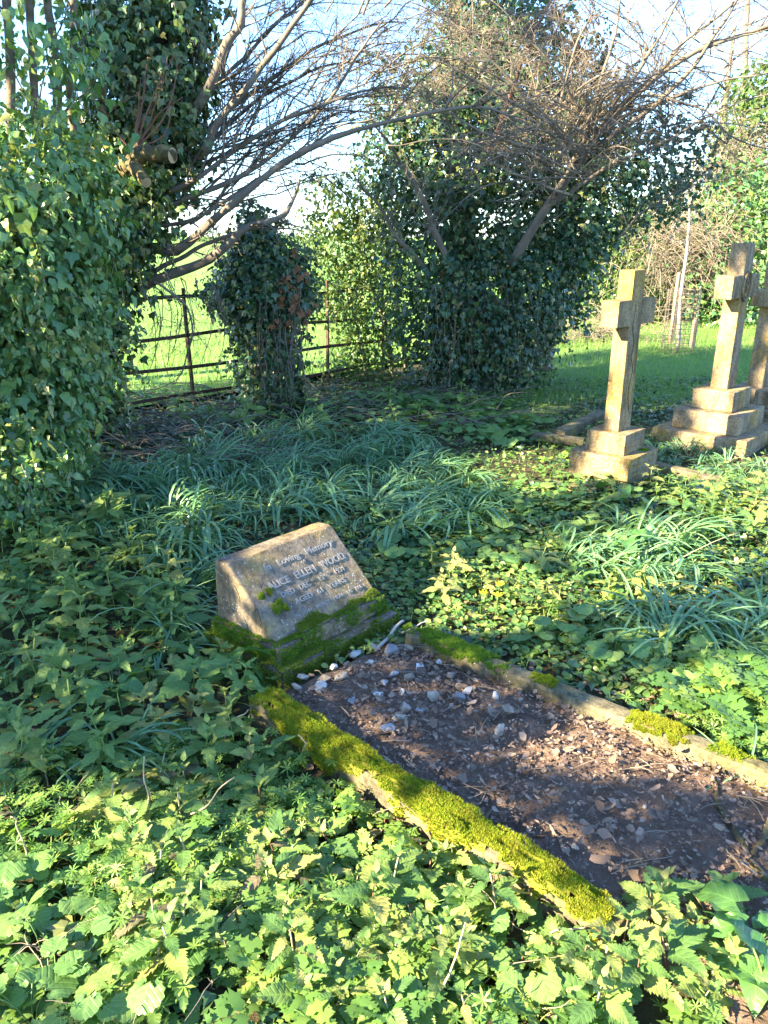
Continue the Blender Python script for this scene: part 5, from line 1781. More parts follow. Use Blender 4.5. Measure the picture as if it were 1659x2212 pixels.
# rough grass towards the back and right
p = scatter_ground(60000, -3.2, 13.0, 2.6, 17.5)
w = smooth(6.0, 8.5, p[:, 1]) * smooth(0.6, 2.2, p[:, 0]) + 0.5 * np.exp(-(((p[:, 0] - 2.6) / 0.9) ** 2 + ((p[:, 1] - 5.2) / 0.7) ** 2)) + 0.10 + 0.4 * smooth(0.1, 0.7, p[:, 0]) * smooth(3.0, 3.6, p[:, 1])
p = p[rng.random(len(p)) < w]
n = len(p)
ang = rng.normal(0.6, 1.2, n)
g = Geo()
place_mix(g, T_GRASS, p, frames(np.stack([np.cos(ang), np.sin(ang), 0 * ang], -1), (0, 0, 1.0)), rng.uniform(0.05, 0.14, n) * (1 + 0.4 * smooth(7, 14, p[:, 1])), rng.random(n))
tag(g.build('grass', M['grass'], smooth=False), 'rough grass covering the churchyard behind and around the crosses', 'grass', kind='stuff')
p = np.stack([rng.uniform(1.0, 14.0, 24000), rng.uniform(8.0, 18.0, 24000), np.zeros(24000)], -1)
p = p[(np.abs(p[:, 0]) < 0.62 * p[:, 1]) & (fence_n(p[:, 0], p[:, 1]) < 0.2)]
p[:, 2] = gz(p[:, 0], p[:, 1])
n = len(p)
ang = rng.uniform(0, 6.28, n)
g = Geo()
place_mix(g, [t_grass(1.0, 0.03), t_grass(0.5, 0.025)], p, frames(np.stack([np.cos(ang), np.sin(ang), 0 * ang], -1), (0, 0, 1.0)), rng.uniform(0.08, 0.18, n), rng.random(n))
tag(g.build('grass', M['grass'], smooth=False), 'long grass on the open churchyard stretch before the far hedge', 'grass', kind='stuff')

# litter: dry leaf fragments and bits of stalk on the soil and under the hedge
def bed_points(n):
    u = rng.uniform(0.0, 0.97, n)
    v = rng.uniform(0.05, 0.95, n)
    a_ = KL0[None] + (KL1 - KL0)[None] * u[:, None]
    b_ = KR0[None] + (KR1 - KR0)[None] * u[:, None]
    q = a_ + (b_ - a_) * v[:, None]
    return np.stack([q[:, 0], q[:, 1], soil_z(q[:, 0], q[:, 1]) + 0.018 * np.sin(math.pi * v)], -1), u, v
p, u, v = bed_points(10500)
n = len(p)
ang = rng.uniform(0, 6.28, n)
g = Geo()
place_mix(g, T_DEAD, p + np.stack([0 * u, 0 * u, rng.uniform(-0.004, 0.012, n)], -1), frames(np.stack([np.cos(ang), np.sin(ang), rng.normal(0, 0.25, n)], -1), nrmz(np.array((0, 0, 1.0)) + rng.normal(0, 0.35, (n, 3)))), 0.005 + 0.024 * rng.random(n) ** 3.5, rng.random(n))
tag(g.build('leaf_litter', M['deadleaf'], smooth=False), 'crumbled brown leaf litter covering the grave soil', 'litter', kind='stuff')
g = Geo()
p, u, v = bed_points(150)
for q in p:
    a_ = rng.uniform(0, 6.28)
    l = rng.uniform(0.03, 0.11)
    e = q + np.array((math.cos(a_) * l, math.sin(a_) * l, rng.uniform(0, 0.012)))
    tube(g, wobble(bend([q + np.array((0, 0, .006)), (q + e) / 2 + np.array((0, 0, 0.012)), e + np.array((0, 0, .006))], 5), 0.004), rng.uniform(0.0008, 0.002), 3, cap=False)
tag(g.build('twig_litter', M['brush']), 'fine dry stalks scattered over the grave soil', 'litter', kind='stuff')
p = np.concatenate([scatter_ground(3800, -3.4, 3.6, 0.8, 8.6), scatter_ground(2600, -0.4, 2.2, 1.8, 3.6)])
p = p[rng.random(len(p)) < 0.25 + 0.75 * np.exp(-(((p[:, 0] + 1.9) / 0.9) ** 2 + ((p[:, 1] - 5.6) / 0.8) ** 2)) + 0.7 * (np.abs(in_grave(p)) < 0.3) * (p[:, 1] < 3.2)]
n = len(p)
ang = rng.uniform(0, 6.28, n)
g = Geo()
place_mix(g, T_DEAD, p + np.stack([np.zeros(n), np.zeros(n), rng.uniform(0.0, 0.03, n)], -1), frames(np.stack([np.cos(ang), np.sin(ang), rng.normal(0, 0.3, n)], -1), nrmz(np.array((0, 0, 1.0)) + rng.normal(0, 0.4, (n, 3)))), rng.uniform(0.015, 0.05, n), rng.random(n))
tag(g.build('leaf_litter', M['deadleaf'], smooth=False), 'dead leaves caught among the plants and under the left tree', 'litter', kind='stuff')
g = Geo()
for i in range(230):
    q = GD(rng.uniform(140, 1100), rng.uniform(850, 940)) if i < 150 else GD(rng.uniform(100, 520), rng.uniform(930, 1020))
    a_ = rng.uniform(-0.5, 0.5) + (math.pi if rng.random() < 0.5 else 0)
    l = rng.uniform(0.3, 1.2)
    e = q + np.array((math.cos(a_) * l, math.sin(a_) * l * 0.6, rng.uniform(0.0, 0.25)))
    c = wobble(bend([q + np.array((0, 0, .03)), (q + e) / 2 + np.array((0, 0, rng.uniform(0.02, 0.15))), e], 12), 0.03)
    tube(g, c, np.linspace(rng.uniform(0.003, 0.007), 0.0015, len(c)), 4, cap=False)
tag(g.build('fallen_twigs', M['twig']), 'tangle of fallen bare twigs along the foot of the hedge', 'twigs', kind='stuff')
g = Geo()
for i in range(75):
    q = GD(rng.uniform(-20, 1650), rng.uniform(1650, 2200), 0.03)
    if in_grave(q[None, :2])[0] > -0.05 and q[1] > 1.2:
        continue
    a_ = rng.uniform(0, 6.28)
    l = rng.uniform(0.05, 0.22)
    e_ = q + np.array((math.cos(a_) * l, math.sin(a_) * l, rng.uniform(-0.01, 0.09)))
    c_ = wobble(bend([q, (q + e_) / 2 + np.array((0, 0, rng.uniform(-0.01, 0.03))), e_], 9), 0.012)
    tube(g, c_, np.linspace(rng.uniform(0.0012, 0.0026), 0.0008, len(c_)), 4, cap=False)
tag(g.build('dry_stalk_litter', M['brush']), 'old dry stalks tangled among the foreground plants', 'litter', kind='stuff')

# ------------------------------------------------------------------ plants one can count
def px_points(poly, n, z=0.0):
    xs, ys = [q[0] for q in poly], [q[1] for q in poly]
    out = []
    while len(out) < n:
        c = np.stack([rng.uniform(min(xs), max(xs), n * 3), rng.uniform(min(ys), max(ys), n * 3)], -1)
        c = c[in_poly(c, poly)]
        g_ = np.array([GD(x, y, z) for x, y in c]) if len(c) else np.zeros((0, 3))
        if len(g_):
            g_ = g_[~blocked(g_)]
        out += list(g_)
    out = np.array(out[:n])
    out[:, 2] = gz(out[:, 0], out[:, 1])
    return out

def spaced(pts, dmin):
    keep = []
    for q in pts:
        if all((q[0] - k[0]) ** 2 + (q[1] - k[1]) ** 2 > dmin * dmin for k in keep):
            keep.append(q)
    return np.array(keep)

def tmpl_mesh(name, tm, mat):
    g = Geo()
    g.add(tm[0], tm[1], 0.0, tm[0])
    return g.mesh(name, mat, True)

def leaf_child(me, parent, pos, d, nr, s, name='leaf'):
    o = link(name, me, parent)
    R = frames(np.array([d]), np.array([nr]))[0]
    o.matrix_local = Matrix.Translation(Vector(pos)) @ Matrix([[*R[0], 0], [*R[1], 0], [*R[2], 0], [0, 0, 0, 1]]) @ Matrix.Scale(s, 4)
    return o

NET_ME = [tmpl_mesh('leaf', t, M['nettle']) for t in T_NET]
NETO_ME = tmpl_mesh('leaf', T_NET[1], M['nettle_old'])
KID_ME = [tmpl_mesh('leaf', t, M['mustard']) for t in T_KID]

def nettle_layout(h, pairs, seed):
    g_ = np.random.default_rng(seed)
    out = []
    for i in range(pairs):
        f = (i + 1) / pairs
        z = h * (0.25 + 0.75 * f)
        s = 0.075 * math.sin(math.pi * min(0.95, 0.32 + 0.62 * f)) * g_.uniform(0.85, 1.15) + 0.012
        base = (i % 2) * math.pi / 2 + g_.uniform(-0.3, 0.3)
        for k in (0, 1):
            a = base + k * math.pi
            el = g_.uniform(-0.1, 0.35) + 0.55 * (f > 0.9)
            d = np.array((math.cos(a) * math.cos(el), math.sin(a) * math.cos(el), math.sin(el)))
            nr = np.array((g_.normal(0, 0.2), g_.normal(0, 0.2), 1.0)) - d * 0.2
            out.append((np.array((0, 0, z)) + d * 0.022, d, nr, s, g_.integers(3)))
    for k in range(4):
        a = k * math.pi / 2 + 0.4
        d = np.array((math.cos(a) * 0.7, math.sin(a) * 0.7, 0.75))
        out.append((np.array((0, 0, h * 0.96)), d, np.array((-d[0], -d[1], 0.9)), 0.028 * g_.uniform(0.8, 1.3), g_.integers(3)))
    return out

def nettle_proto(h, pairs, seed, parts=True, old=False):
    if parts:
        r = empty('nettle', (0, 0, 0))
        g = Geo()
        q = wobble(np.linspace((0, 0, -0.03), (0, 0, h), 6), 0.004)
        tube(g, q, np.linspace(0.0032, 0.0018, 6), 5)
        g.build('stem', M['redtwig'] if seed % 2 else M['dryherb'], r)
        for pos, d, nr, s, k in nettle_layout(h, pairs, seed):
            leaf_child(NETO_ME if old and s > 0.05 and k == 1 else NET_ME[k], r, pos, d, nr, s)
        return r
    g = Geo()
    tube(g, np.linspace((0, 0, -0.03), (0, 0, h), 4), np.linspace(0.003, 0.0018, 4), 4)
    for pos, d, nr, s, k in nettle_layout(h, pairs, seed):
        place(g, T_NETS[k % 2], np.array([pos]), frames(np.array([d]), np.array([nr])), s, 0.0)
    return g.build('nettle', M['nettle'], smooth=False)

ROWS = ['nearest', 'second nearest', 'third nearest', 'fourth nearest', 'fifth nearest', 'sixth nearest', 'seventh nearest', 'eighth nearest', 'ninth nearest', 'tenth nearest',
        'eleventh nearest', 'twelfth nearest', 'thirteenth nearest', 'fourteenth nearest', 'fifteenth nearest', 'sixteenth nearest']
ORD = ['leftmost', 'second from left', 'third from left', 'fourth from left', 'fifth from left', 'sixth from left', 'seventh from left', 'eighth from left', 'ninth from left', 'tenth from left',
       'eleventh from left', 'twelfth from left', 'thirteenth from left', 'fourteenth from left', 'fifteenth from left', 'sixteenth from left']
def single_out(objs, phrase):
    """label like things by where they stand in their patch: row towards the viewer, then left to right"""
    if len(objs) < 2:
        return
    P3 = np.array([list(o.location) for o in objs])
    x, y = to_px(P3)
    per = min(16, max(4, int(math.ceil(math.sqrt(len(objs) * 1.4)))))
    if len(objs) <= 5:
        per = 16
    order = np.argsort(-y)
    for r in range(0, len(objs), per):
        row = sorted(order[r:r + per], key=lambda i: x[i])
        last = len(objs) <= per
        for k, i in enumerate(row):
            objs[i]['label'] = phrase + ', ' + ORD[k] + ('' if last else ' in the ' + ROWS[r // per] + ' row')

def plant_out(protos, pts, name, label, cat, group, scale=(0.8, 1.25), tilt=0.18):
    made = []
    for i, q in enumerate(pts):
        src = protos[i % len(protos)]
        c = copy_tree(src)
        c.name = name
        c.location = tuple(q)
        c.rotation_euler = (rng.normal(0, tilt), rng.normal(0, tilt), rng.uniform(0, 6.28))
        s = rng.uniform(*scale)
        c.scale = (s, s, s)
        tag(c, label, cat, group)
        made.append(c)
    single_out(made, label)
    return made

def drop(protos):
    for o in protos:
        for ch in list(o.children):
            for cc in list(ch.children):
                bpy.data.objects.remove(cc, do_unlink=True)
            bpy.data.objects.remove(ch, do_unlink=True)
        bpy.data.objects.remove(o, do_unlink=True)

# nettles near the viewer, every leaf a part
protos = [nettle_proto(h, pr, sd, True, sd in (3, 6)) for h, pr, sd in ((0.09, 5, 1), (0.12, 5, 2), (0.08, 4, 3), (0.14, 6, 4), (0.07, 4, 5), (0.11, 5, 6))]
pts = spaced(px_points([(-40, 1690), (430, 1690), (640, 1760), (760, 1860), (880, 2000), (900, 2230), (330, 2230), (300, 1880), (-40, 1850)], 2600), 0.058)
pts = pts[fbm(pts[:, 0], pts[:, 1], 2.6, 11.0) < 0.35][:84]
plant_out(protos, pts, 'nettle', 'sunlit nettle left of the mossy kerb', 'nettle', 'nettles in the sunlit lower left patch', (0.55, 1.3))
pts = spaced(px_points([(820, 1800), (960, 1860), (1150, 1960), (1290, 2030), (1330, 2230), (900, 2230)], 500), 0.08)[:22]
plant_out(protos, pts, 'nettle', 'nettle in front of the mossy kerb', 'nettle', 'nettles along the foot of the mossy kerb', (0.6, 1.15))
big = [nettle_proto(0.17, 5, 11), nettle_proto(0.14, 5, 12)]
for o in big:
    for ch in o.children:
        if ch.name.startswith('leaf'):
            ch.scale = ch.scale * 1.35
pts = np.array([GD(1400, 2010), GD(1300, 2010), GD(1480, 2060), GD(1560, 2110), GD(1370, 2150), GD(1500, 2190), GD(1250, 2120), GD(1560, 2000), GD(1440, 2120), GD(1430, 1990), GD(1340, 2080), GD(1540, 2150)])
plant_out(big, pts, 'nettle', 'large-leaved nettle in the bottom right corner', 'nettle', 'large nettles at bottom right', (0.6, 1.0), 0.1)
pts = np.array([GD(800, 1990), GD(740, 2080)])
plant_out(big, pts[:1], 'nettle', 'bigger nettle with pale leaves leaning against the mossy kerb', 'nettle', None, (0.8, 0.9), 0.2)
lone = nettle_proto(0.30, 4, 21)
plant_out([lone], np.array([GD(545, 1690)]), 'nettle', 'single nettle shoot standing up in front of the headstone base, its top leaves sunlit', 'nettle', None, (0.62, 0.63), 0.02)
drop(protos + big + [lone])

# nettles further off: too small to show their leaves singly
protos = [nettle_proto(h, pr, sd, False) for h, pr, sd in ((0.12, 4, 31), (0.15, 5, 32), (0.1, 4, 33), (0.17, 5, 34))]
pts = spaced(px_points([(-40, 1170), (300, 1100), (330, 1230), (450, 1380), (470, 1480), (560, 1560), (620, 1680), (400, 1690), (-40, 1680)], 1200), 0.11)[:92]
plant_out(protos, pts, 'nettle', 'shaded nettle left of the headstone', 'nettle', 'shaded nettles left of the headstone', (0.9, 1.5))
pts = spaced(px_points([(880, 1230), (1200, 1240), (1500, 1270), (1659, 1300), (1659, 1480), (1400, 1440), (1150, 1350), (950, 1310)], 700), 0.12)[:36]
plant_out(protos, pts, 'nettle', 'small nettle behind the right kerb', 'nettle', 'nettles behind the right kerb', (0.7, 1.1))
pts = spaced(px_points([(1380, 1060), (1659, 1060), (1659, 1200), (1480, 1150)], 300), 0.12)[:28]
plant_out(protos, pts, 'nettle', 'nettle in front of the taller cross', 'nettle', 'nettles at the right edge before the crosses', (0.9, 1.4))
pts = spaced(px_points([(300, 870), (600, 900), (1050, 880), (1060, 930), (700, 930), (400, 940)], 300), 0.16)[:26]
plant_out(protos, pts, 'nettle', 'nettle at the foot of the hedge', 'nettle', 'nettles along the foot of the hedge', (1.2, 2.0))
drop(protos)

# garlic mustard: round scalloped leaves on stalks
def mustard_proto(nl, seed, parts=True, sz=0.06):
    g_ = np.random.default_rng(seed)
    lay_ = []
    for i in range(nl):
        a = i * 2.4 + g_.uniform(-0.3, 0.3)
        l = g_.uniform(0.04, 0.11)
        el = g_.uniform(0.5, 1.1)
        tip = np.array((math.cos(a) * l * math.cos(el), math.sin(a) * l * math.cos(el), l * math.sin(el)))
        d = np.array((math.cos(a), math.sin(a), g_.uniform(-0.5, 0.1)))
        nr = np.array((g_.normal(0, 0.25), g_.normal(0, 0.25), 1.0))
        lay_.append((tip, d, nr, sz * g_.uniform(0.7, 1.25), g_.integers(3)))
    if parts:
        r = empty('garlic_mustard', (0, 0, 0))
        g = Geo()
        for tip, d, nr, s, k in lay_:
            tube(g, bend([(0, 0, -0.01), tip * np.array((0.4, 0.4, 0.7)), tip], 5), 0.0016, 4, cap=False)
        g.build('stalks', M['herb'], r)
        for tip, d, nr, s, k in lay_:
            leaf_child(KID_ME[k], r, tip, d, nr, s)
        return r
    g = Geo()
    for tip, d, nr, s, k in lay_:
        place(g, T_KIDS[0], np.array([tip]), frames(np.array([d]), np.array([nr])), s, 0.0)
    return g.build('garlic_mustard', M['mustard'], smooth=False)
protos = [mustard_proto(n_, s_) for n_, s_ in ((7, 1), (9, 2), (6, 3), (8, 4))]
pts = spaced(px_points([(-40, 1830), (300, 1880), (330, 2000), (420, 2230), (-40, 2230)], 400), 0.075)[:30]
plant_out(protos, pts, 'garlic_mustard', 'round-leaved garlic mustard at bottom left', 'herb', 'garlic mustard in the bottom left corner', (0.8, 1.2), 0.1)
pts = spaced(px_points([(880, 1900), (1250, 2000), (1250, 2230), (880, 2230)], 300), 0.10)[:14]
plant_out(protos, pts, 'garlic_mustard', 'round-leaved garlic mustard at bottom middle', 'herb', 'garlic mustard at the bottom middle', (0.7, 1.0), 0.1)
pts = spaced(px_points([(1220, 1340), (1480, 1390), (1560, 1440), (1500, 1480), (1280, 1430), (1130, 1370)], 300), 0.10)[:20]
plant_out(protos, pts, 'garlic_mustard', 'round-leaved garlic mustard behind the right kerb', 'herb', 'garlic mustard behind the right kerb', (0.8, 1.3), 0.1)
drop(protos)
protos = [mustard_proto(n_, s_, False, 0.07) for n_, s_ in ((7, 11), (9, 12))]
pts = spaced(px_points([(760, 1080), (1330, 1020), (1400, 1080), (1180, 1240), (900, 1220), (760, 1130)], 500), 0.15)[:50]
plant_out(protos, pts, 'garlic_mustard', 'broad-leaved herb right of the headstone', 'herb', 'herbs between headstone and nearest cross', (0.9, 1.5), 0.1)
pts = spaced(px_points([(740, 870), (1060, 860), (1180, 890), (1160, 960), (980, 960), (800, 920)], 300), 0.15)[:40]
plant_out(protos, pts, 'garlic_mustard', 'bright green herb below the centre tree', 'herb', 'herbs before the ivy-overgrown tree', (1.1, 1.9), 0.1)
drop(protos)

# clumps of arching strap-shaped leaves
BL_ME = [tmpl_mesh('blade', t, M['blade']) for t in T_BLADE]
def clump_layout(n, seed, L, comb):
    g_ = np.random.default_rng(seed)
    out = []
    for i in range(n):
        a = g_.uniform(0, 2 * math.pi)
        if comb:
            a = g_.normal(0.0, 1.15)
        b = g_.normal(0, 0.035, 2)
        out.append((np.array((b[0], b[1], -0.01)), np.array((math.cos(a), math.sin(a), 0.0)), L * g_.uniform(0.4, 1.1), g_.integers(5)))
    return out
def clump_proto(n, seed, L=0.42, comb=True, parts=False):
    ly = clump_layout(n, seed, L, comb)
    if parts:
        r = empty('strap_leaf_clump', (0, 0, 0))
        for b, d, s, k in ly:
            leaf_child(BL_ME[k], r, b, d, (0, 0, 1), s, 'blade')
        return r
    g = Geo()
    for b, d, s, k in ly:
        place(g, T_BLADE[k], np.array([b]), frames(np.array([d]), np.array([(0, 0, 1.0)])), s, rng.random())
    return g.build('strap_leaf_clump', M['blade'])
def clump_out(protos, pts, label, group, scale=(0.8, 1.2), turn=(-0.2, 0.6)):
    made = []
    for i, q in enumerate(pts):
        c = copy_tree(protos[int(rng.integers(len(protos)))])
        c.name = 'strap_leaf_clump'
        c.location = tuple(q)
        c.rotation_euler = (rng.normal(0, 0.2), rng.normal(0, 0.2), rng.normal(*turn))
        s = rng.uniform(*scale) * rng.uniform(0.75, 1.1)
        c.scale = (s, s, s)
        tag(c, label, 'clump', group)
        made.append(c)
    single_out(made, label)
protos = [clump_proto(n_, s_) for n_, s_ in ((30, 1), (36, 2), (28, 3), (38, 4), (32, 5), (26, 6))]
pts = spaced(px_points([(60, 1060), (160, 1010), (330, 1010), (420, 960), (640, 925), (860, 950), (1000, 1020), (1080, 1090), (1040, 1150), (860, 1160), (700, 1110), (460, 1200), (440, 1290), (330, 1330), (300, 1220), (60, 1120)], 1800), 0.15)[:135]
clump_out(protos, pts, 'strap-leaved clump behind the headstone', 'strap-leaved clumps behind the headstone')
pts = spaced(px_points([(1190, 1170), (1320, 1140), (1480, 1180), (1500, 1250), (1350, 1260), (1230, 1220)], 300), 0.14)[:16]
clump_out(protos, pts, 'partly sunlit strap-leaved clump right of centre', 'strap-leaved clumps right of centre', (0.8, 1.1), (0.0, 0.9))
pts = spaced(px_points([(1350, 960), (1420, 950), (1659, 1020), (1659, 1060), (1500, 1050)], 300), 0.16)[:14]
clump_out(protos, pts, 'thin-leaved clump by the crosses', 'grassy clumps at the crosses', (0.5, 0.8), (0.0, 2.0))
drop(protos)
protos = [clump_proto(n_, s_, 0.42, cb, True) for n_, s_, cb in ((30, 11, False), (26, 12, False), (34, 13, True))]
pts = np.array([GD(1440, 1400), GD(1510, 1380), GD(1590, 1420), GD(1640, 1370), GD(1400, 1330), GD(1660, 1450)])
clump_out(protos, pts, 'loose grey-green strap-leaved clump at the right edge', 'loose strap-leaved clumps at the right edge', (0.85, 1.15), (0.5, 1.5))
clump_out(protos[2:], np.array([GD(255, 1640)]), 'small clump of upright strap leaves among the shaded nettles lower left', None, (0.8, 0.82), (0.2, 0.2))
clump_out(protos[:1], np.array([GD(30, 1660)]), 'spreading clump of strap leaves cut by the left edge of the picture', None, (0.9, 0.92), (0.0, 0.2))
clump_out(protos[1:2], np.array([GD(20, 1480)]), 'thin clump of strap leaves high on the left edge among nettles', None, (0.9, 0.92), (0.0, 0.2))
clump_out(protos[1:2], np.array([GD(360, 1420)]), 'pale clump of strap leaves just left of the headstone', None, (0.9, 0.92), (0.0, 0.2))
clump_out(protos[2:], np.array([GD(350, 1370), ]), 'dense combed clump of strap leaves behind and left of the headstone', None, (1.0, 1.02), (0.0, 0.2))
drop(protos)
thin = clump_proto(11, 44, 0.30, False, True)
clump_out([thin], np.array([GD(1605, 1700)]), 'sparse clump of limp strap leaves on sunlit soil by the right kerb', None, (0.8, 0.82), (0.2, 0.1))
drop([thin])

# cow parsley on the right kerb, sunlit
FE_ME = [tmpl_mesh('frond', t, M['fern']) for t in T_FERN]
def parsley_proto(nf, seed, sz=0.15):
    g_ = np.random.default_rng(seed)
    r = empty('cow_parsley', (0, 0, 0))
    g = Geo()
    L_ = []
    for i in range(nf):
        a = i * 2.4 + g_.uniform(-0.3, 0.3)
        l, el = g_.uniform(0.05, 0.12), g_.uniform(0.7, 1.3)
        tip = np.array((math.cos(a) * l * math.cos(el), math.sin(a) * l * math.cos(el), l * math.sin(el)))
        tube(g, bend([(0, 0, -0.01), tip * np.array((0.4, 0.4, 0.7)), tip], 5), 0.0016, 4, cap=False)
        L_.append((tip, np.array((math.cos(a), math.sin(a), 0.25)), sz * g_.uniform(0.7, 1.2), g_.integers(3)))
    g.build('stalks', M['herb'], r)
    for tip, d, s, k in L_:
        leaf_child(FE_ME[k], r, tip, d, (g_.normal(0, 0.2), g_.normal(0, 0.2), 1.0), s, 'frond')
    return r
protos = [parsley_proto(n_, s_) for n_, s_ in ((10, 1), (12, 2), (9, 3))]
pts = np.array([GD(1500, 1535), GD(1560, 1520), GD(1610, 1550), GD(1650, 1520), GD(1590, 1490), GD(1660, 1580), GD(1640, 1470), GD(1540, 1560), GD(1620, 1600)])
plant_out(protos, pts, 'cow_parsley', 'feathery cow parsley over the right kerb', 'herb', 'cow parsley over the right kerb', (0.8, 1.1), 0.12)
pts = spaced(px_points([(640, 2080), (900, 2100), (900, 2230), (560, 2230)], 200), 0.08)[:10]
plant_out(protos, pts, 'cow_parsley', 'low feathery cow parsley at the bottom edge', 'herb', 'cow parsley at the bottom edge', (0.6, 0.9), 0.12)
pts = spaced(px_points([(20, 1760), (520, 1800), (560, 2080), (330, 1900), (60, 1820)], 300), 0.12)[:12]
plant_out(protos, pts, 'cow_parsley', 'feathery cow parsley among lower left nettles', 'herb', 'cow parsley at lower left', (0.5, 0.8), 0.12)
drop(protos)
sc = mustard_proto(9, 51, True, 0.045)
plant_out([sc], np.array([GD(1452, 1612)]), 'crinkled_herb', 'small crinkled-leaf herb growing against the inner face of the right kerb', 'herb', None, (0.9, 0.92), 0.05)
drop([sc])

# arum: big glossy arrow-shaped leaves in the bottom right corner and by the headstone
def t_arrow(w=0.33, n=12):
    """arrow-shaped leaf with back-pointing lobes and a waved margin"""
    ys = np.linspace(0.0, 1.0, n)
    wd = w * np.sin(np.pi * (0.30 + 0.70 * ys)) ** 0.75 * (1 + 0.1 * np.cos(ys * 9))
    wd[-1] = 0.0
    v = [(0, y, 0) for y in ys]
    t = []
    for s in (1, -1):
        b = len(v)
        v += [(s * x * 0.55, y - 0.02, 0) for x, y in zip(wd, ys)]
        v += [(s * x, y - 0.10 * (1 - y), 0) for x, y in zip(wd, ys)]
        v += [(s * w * 0.55, -0.24, 0)]
        q = []
        for i in range(n - 1):
            q += [(i, b + i, b + i + 1), (i, b + i + 1, i + 1), (b + i, b + n + i, b + n + i + 1), (b + i, b + n + i + 1, b + i + 1)]
        q += [(b, b + 2 * n, b + n), (0, b + 2 * n, b)]
        t += q if s == 1 else [x[::-1] for x in q]
    v = np.array(v, float)
    v[:, 2] = 0.3 * np.abs(v[:, 0]) - 0.5 * v[:, 1] ** 2 + 0.15 * v[:, 1] + 0.05 * np.sin(v[:, 1] * 13) * np.abs(v[:, 0]) / w * np.sign(v[:, 0])
    return v, np.array(t)
AR_ME = tmpl_mesh('leaf', t_arrow(), M['arum'])
def arum(p, nl, sz, label, seed):
    g_ = np.random.default_rng(seed)
    r = empty('arum', p)
    tag(r, label, 'arum')
    g = Geo()
    for i in range(nl):
        a = i * 2.2 + g_.uniform(-0.4, 0.4)
        l, el = g_.uniform(0.08, 0.16), g_.uniform(0.9, 1.35)
        tip = np.array((math.cos(a) * l * math.cos(el), math.sin(a) * l * math.cos(el), l * math.sin(el)))
        tube(g, bend([(0, 0, -0.01), tip * np.array((0.4, 0.4, 0.7)), tip], 5), 0.003, 5, cap=False)
        leaf_child(AR_ME, r, tip, (math.cos(a), math.sin(a), g_.uniform(-0.3, 0.2)), (g_.normal(0, 0.3), g_.normal(0, 0.3), 1.0), sz * g_.uniform(0.8, 1.2))
    g.build('stalks', M['herb'], r)
arum(GD(1625, 2085), 8, 0.11, 'glossy arum with big arrow-shaped leaves in the bottom right corner', 1)
arum(GD(1650, 2190), 7, 0.115, 'second glossy arum cut off by the bottom right corner', 4)
arum(GD(505, 1480), 5, 0.13, 'dark glossy arum with broad leaves at the left foot of the headstone', 2)
arum(GD(250, 1520), 5, 0.12, 'broad-leaved green plant among shaded nettles left of the headstone', 3)
arum(GD(1340, 1205), 5, 0.12, 'broad heart-leaved plant in front of the partly sunlit strap-leaved clumps', 5)
arum(GD(1330, 1085), 6, 0.11, 'broad-leaved plant right in front of the base of the nearest cross', 6)
arum(GD(905, 890), 6, 0.18, 'broad-leaved plant below the ivy-overgrown tree', 7)

# celandines
def celandine(p, label, seed):
    r = empty('celandine', p)
    tag(r, label, 'flower', 'celandines behind the right kerb')
    g = Geo()
    h = 0.15
    tube(g, wobble(np.linspace((0, 0, 0), (0.01, -0.01, h), 5), 0.003), 0.0015, 4)
    g.build('stalk', M['herb'], r)
    pm_ = tmpl_mesh('petal', t_oval(0.2, 0.1, -0.15, 0.1), M['petal'])
    for k in range(8):
        a = k * math.pi / 4
        leaf_child(pm_, r, (0.01, -0.01, h), (math.cos(a), math.sin(a) - 0.2, 0.35), (-math.cos(a) * 0.4, -math.sin(a) * 0.4 - 0.3, 1.0), 0.026, 'petal')
    g = Geo()
    tube(g, [(0.01, -0.01, h), (0.01, -0.013, h + 0.006)], [0.005, 0.003], 6)
    g.build('flower_centre', M['petal'], r)
for x, y, l in ((1035, 1345, 'left one of the two yellow celandines in front, behind the right kerb'), (1066, 1350, 'right one of the two yellow celandines in front, behind the right kerb'), (1070, 1325, 'yellow celandine flower set back behind the front pair')):
    celandine(GD(x, y), l, x)

# ------------------------------------------------------------------ things lying on the grave
def flint(p, s, seed, label):
    bm = bmesh.new()
    bmesh.ops.create_icosphere(bm, subdivisions=1 + seed % 2, radius=1.0)
    g_ = random.Random(seed)
    ax_ = (g_.uniform(0.8, 1.2), g_.uniform(0.55, 0.9), g_.uniform(0.4, 0.7))
    cuts = [(Vector((g_.gauss(0, 1), g_.gauss(0, 1), g_.gauss(0, 1))).normalized(), g_.uniform(0.35, 0.7)) for _ in range(7)]
    for v in bm.verts:
        for nrm_, dd_ in cuts:
            k = v.co.dot(nrm_)
            if k > dd_:
                v.co -= nrm_ * (k - dd_)
        v.co += mnoise.noise_vector(v.co * 1.8 + Vector((seed, 0, 0))) * 0.12
        v.co = Vector((v.co.x * ax_[0], v.co.y * ax_[1], v.co.z * ax_[2])) * s
    o = bm_obj('flint', bm, M['flint'])
    o.location = (p[0], p[1], p[2] + s * 0.3)
    o.rotation_euler = (g_.uniform(-0.3, 0.3), g_.uniform(-0.3, 0.3), g_.uniform(0, 6.28))
    tag(o, label, 'stone', 'flints on the grave soil')
    return o
